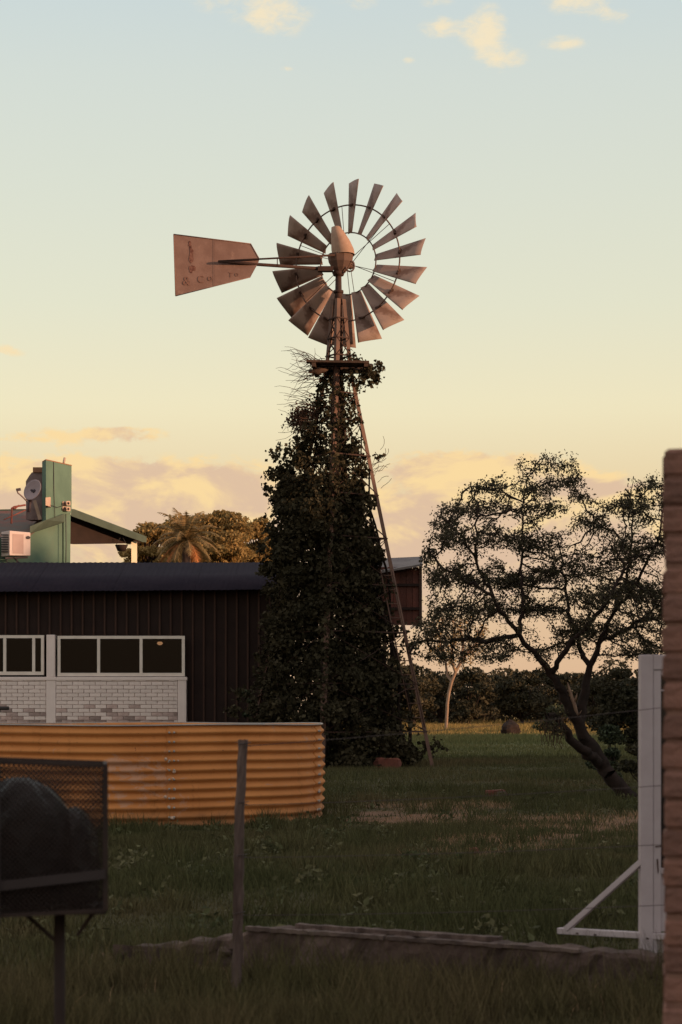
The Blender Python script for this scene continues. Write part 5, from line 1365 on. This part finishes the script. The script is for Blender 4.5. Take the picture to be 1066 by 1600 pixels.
grass('grass', 'straw coloured dry grass on the worn trails', 'grass_straw', blades(190000, 10.2, 32, .04, .12, .009, .9, lambda x, y: (rng.uniform(0, 1, len(x)) < dirt(x, y) * .75), .9, True))
grass('grass', 'few pale dry stalks standing in the near grass', 'grass_straw', blades(130, 7.2, 10.0, .15, .33, .004, .7, None, .7))
grass('grass', 'even shaded meadow grass between the windmill and the sunlit strip', 'grass_meadow', blades(60000, 58, 114, .12, .34, .06, .12, lambda x, y: (x > -3) & (rng.uniform(0, 1, len(x)) > dirt(x, y) * .7), .6, True))
grass('grass', 'tall pale grass on the sunlit far strip of the field', 'grass_field', blades(52000, 112, 172, .25, .6, .10, .08, lambda x, y: x > -6, .5, True))
def tufts(n, y0, y1, per, hmin, hmax, w, sp_):
    y = np.repeat(np.sqrt(rng.uniform(y0 ** 2, y1 ** 2, n)), per); x = np.repeat(rng.uniform(-1, 1, n) * .195, per) * y; hs = np.repeat(rng.uniform(.5, 1, n), per)
    x = x + rng.normal(0, sp_, len(x)); y = y + rng.normal(0, sp_, len(y)); ok = not_dirt(x, y); x, y, hs = x[ok], y[ok], hs[ok]
    h_ = rng.uniform(hmin, hmax, len(x)) * hs; a = rng.uniform(0, 2 * math.pi, len(x)); B = np.stack([x, y, hgt(x, y) - .01], axis=1); ln = rng.uniform(.1, .8, len(x)) * h_
    tip = B + np.stack([np.cos(a) * ln, np.sin(a) * ln, h_], axis=1); sd = np.array([w / 2, 0, 0]); return np.stack([B - sd, B + sd, tip], axis=1).reshape(-1, 3), np.arange(3 * len(x))
grass('grass', 'scattered taller tufts and weeds standing out of the yard lawn', 'grass_yard', tufts(520, 10.8, 34, 42, .12, .34, .012, .07))
grass('grass', 'scattered taller tufts in the near grass before the low wall', 'grass_near', tufts(90, 7.2, 10.1, 60, .2, .42, .006, .07))
nw = 300; wy = np.sqrt(rng.uniform(10.8 ** 2, 36 ** 2, nw)); wx = rng.uniform(-1, 1, nw) * .19 * wy; okw = not_dirt(wx, wy); wx, wy = wx[okw], wy[okw]
wc_ = np.repeat(np.stack([wx, wy, np.full(len(wx), .07)], axis=1), 26, axis=0); wc_ = wc_ + rng.normal(0, 1, wc_.shape) * np.array([.07, .07, .035]); wc_[:, 2] = np.maximum(wc_[:, 2], .02)
tag(leaf_obj('weeds', wc_, rng.uniform(.03, .08, len(wc_)), 'weed_leaf', None, (0, 0, 0)), 'low broad leaved weeds scattered through the yard grass', 'weeds', kind='stuff')
# fringe of taller grass along the foot of the tank
th = rng.uniform(math.pi * 1.02, math.pi * 1.98, 5200); rr_ = TANK[2] + 0.03 + np.abs(rng.normal(0, .12, len(th)))
fx, fy = TANK[0] + rr_ * np.cos(th), TANK[1] + rr_ * np.sin(th); hh = rng.uniform(.03, .12, len(th)) * np.clip(.6 + .7 * vnoise(fx, fy, 2.0, 1.0), .2, 1.3)
Bf = np.stack([fx, fy, np.zeros(len(th))], axis=1); tp = Bf + np.stack([rng.normal(0, .04, len(th)), rng.normal(0, .04, len(th)), hh], axis=1); sdv = np.array([.008, 0, 0])
grass('grass', 'tufts of grass growing along the foot of the tank', 'grass_yard', (np.stack([Bf - sdv, Bf + sdv, tp], axis=1).reshape(-1, 3), np.arange(3 * len(th))))

# ------------------------------------------------------------------ unseen wood, added and sized to keep the yard in shade, off to the right
def build_shade_wood():
    u = Vector((math.cos(SUN_B), -math.sin(SUN_B), 0)); v = Vector((math.sin(SUN_B), math.cos(SUN_B), 0)); c0 = Vector((WM[0], WM[1], 0)) + u * 60
    n = 42000; sv = rng.uniform(-75, 58, n); su = rng.uniform(-3.5, 5, n)
    top = 13.2 + 1.1 * vnoise(sv, sv * 0, .22, 2.0) + 0.5 * vnoise(sv, sv * 0, .8, 5.0)
    z = rng.uniform(0.02, 1, n) * top
    C = np.stack([c0.x + u.x * su + v.x * sv, c0.y + u.y * su + v.y * sv, z], axis=1)
    V, I = leaves(C, rng.uniform(.9, 1.7, n), aspect=.8)
    tag(link('shade_wood', np_mesh('shade_wood', V, 3, I), 'far_leaf'), 'unseen dense wood added to the right to keep the yard in shade', 'shade_wood', kind='stuff')
build_shade_wood()
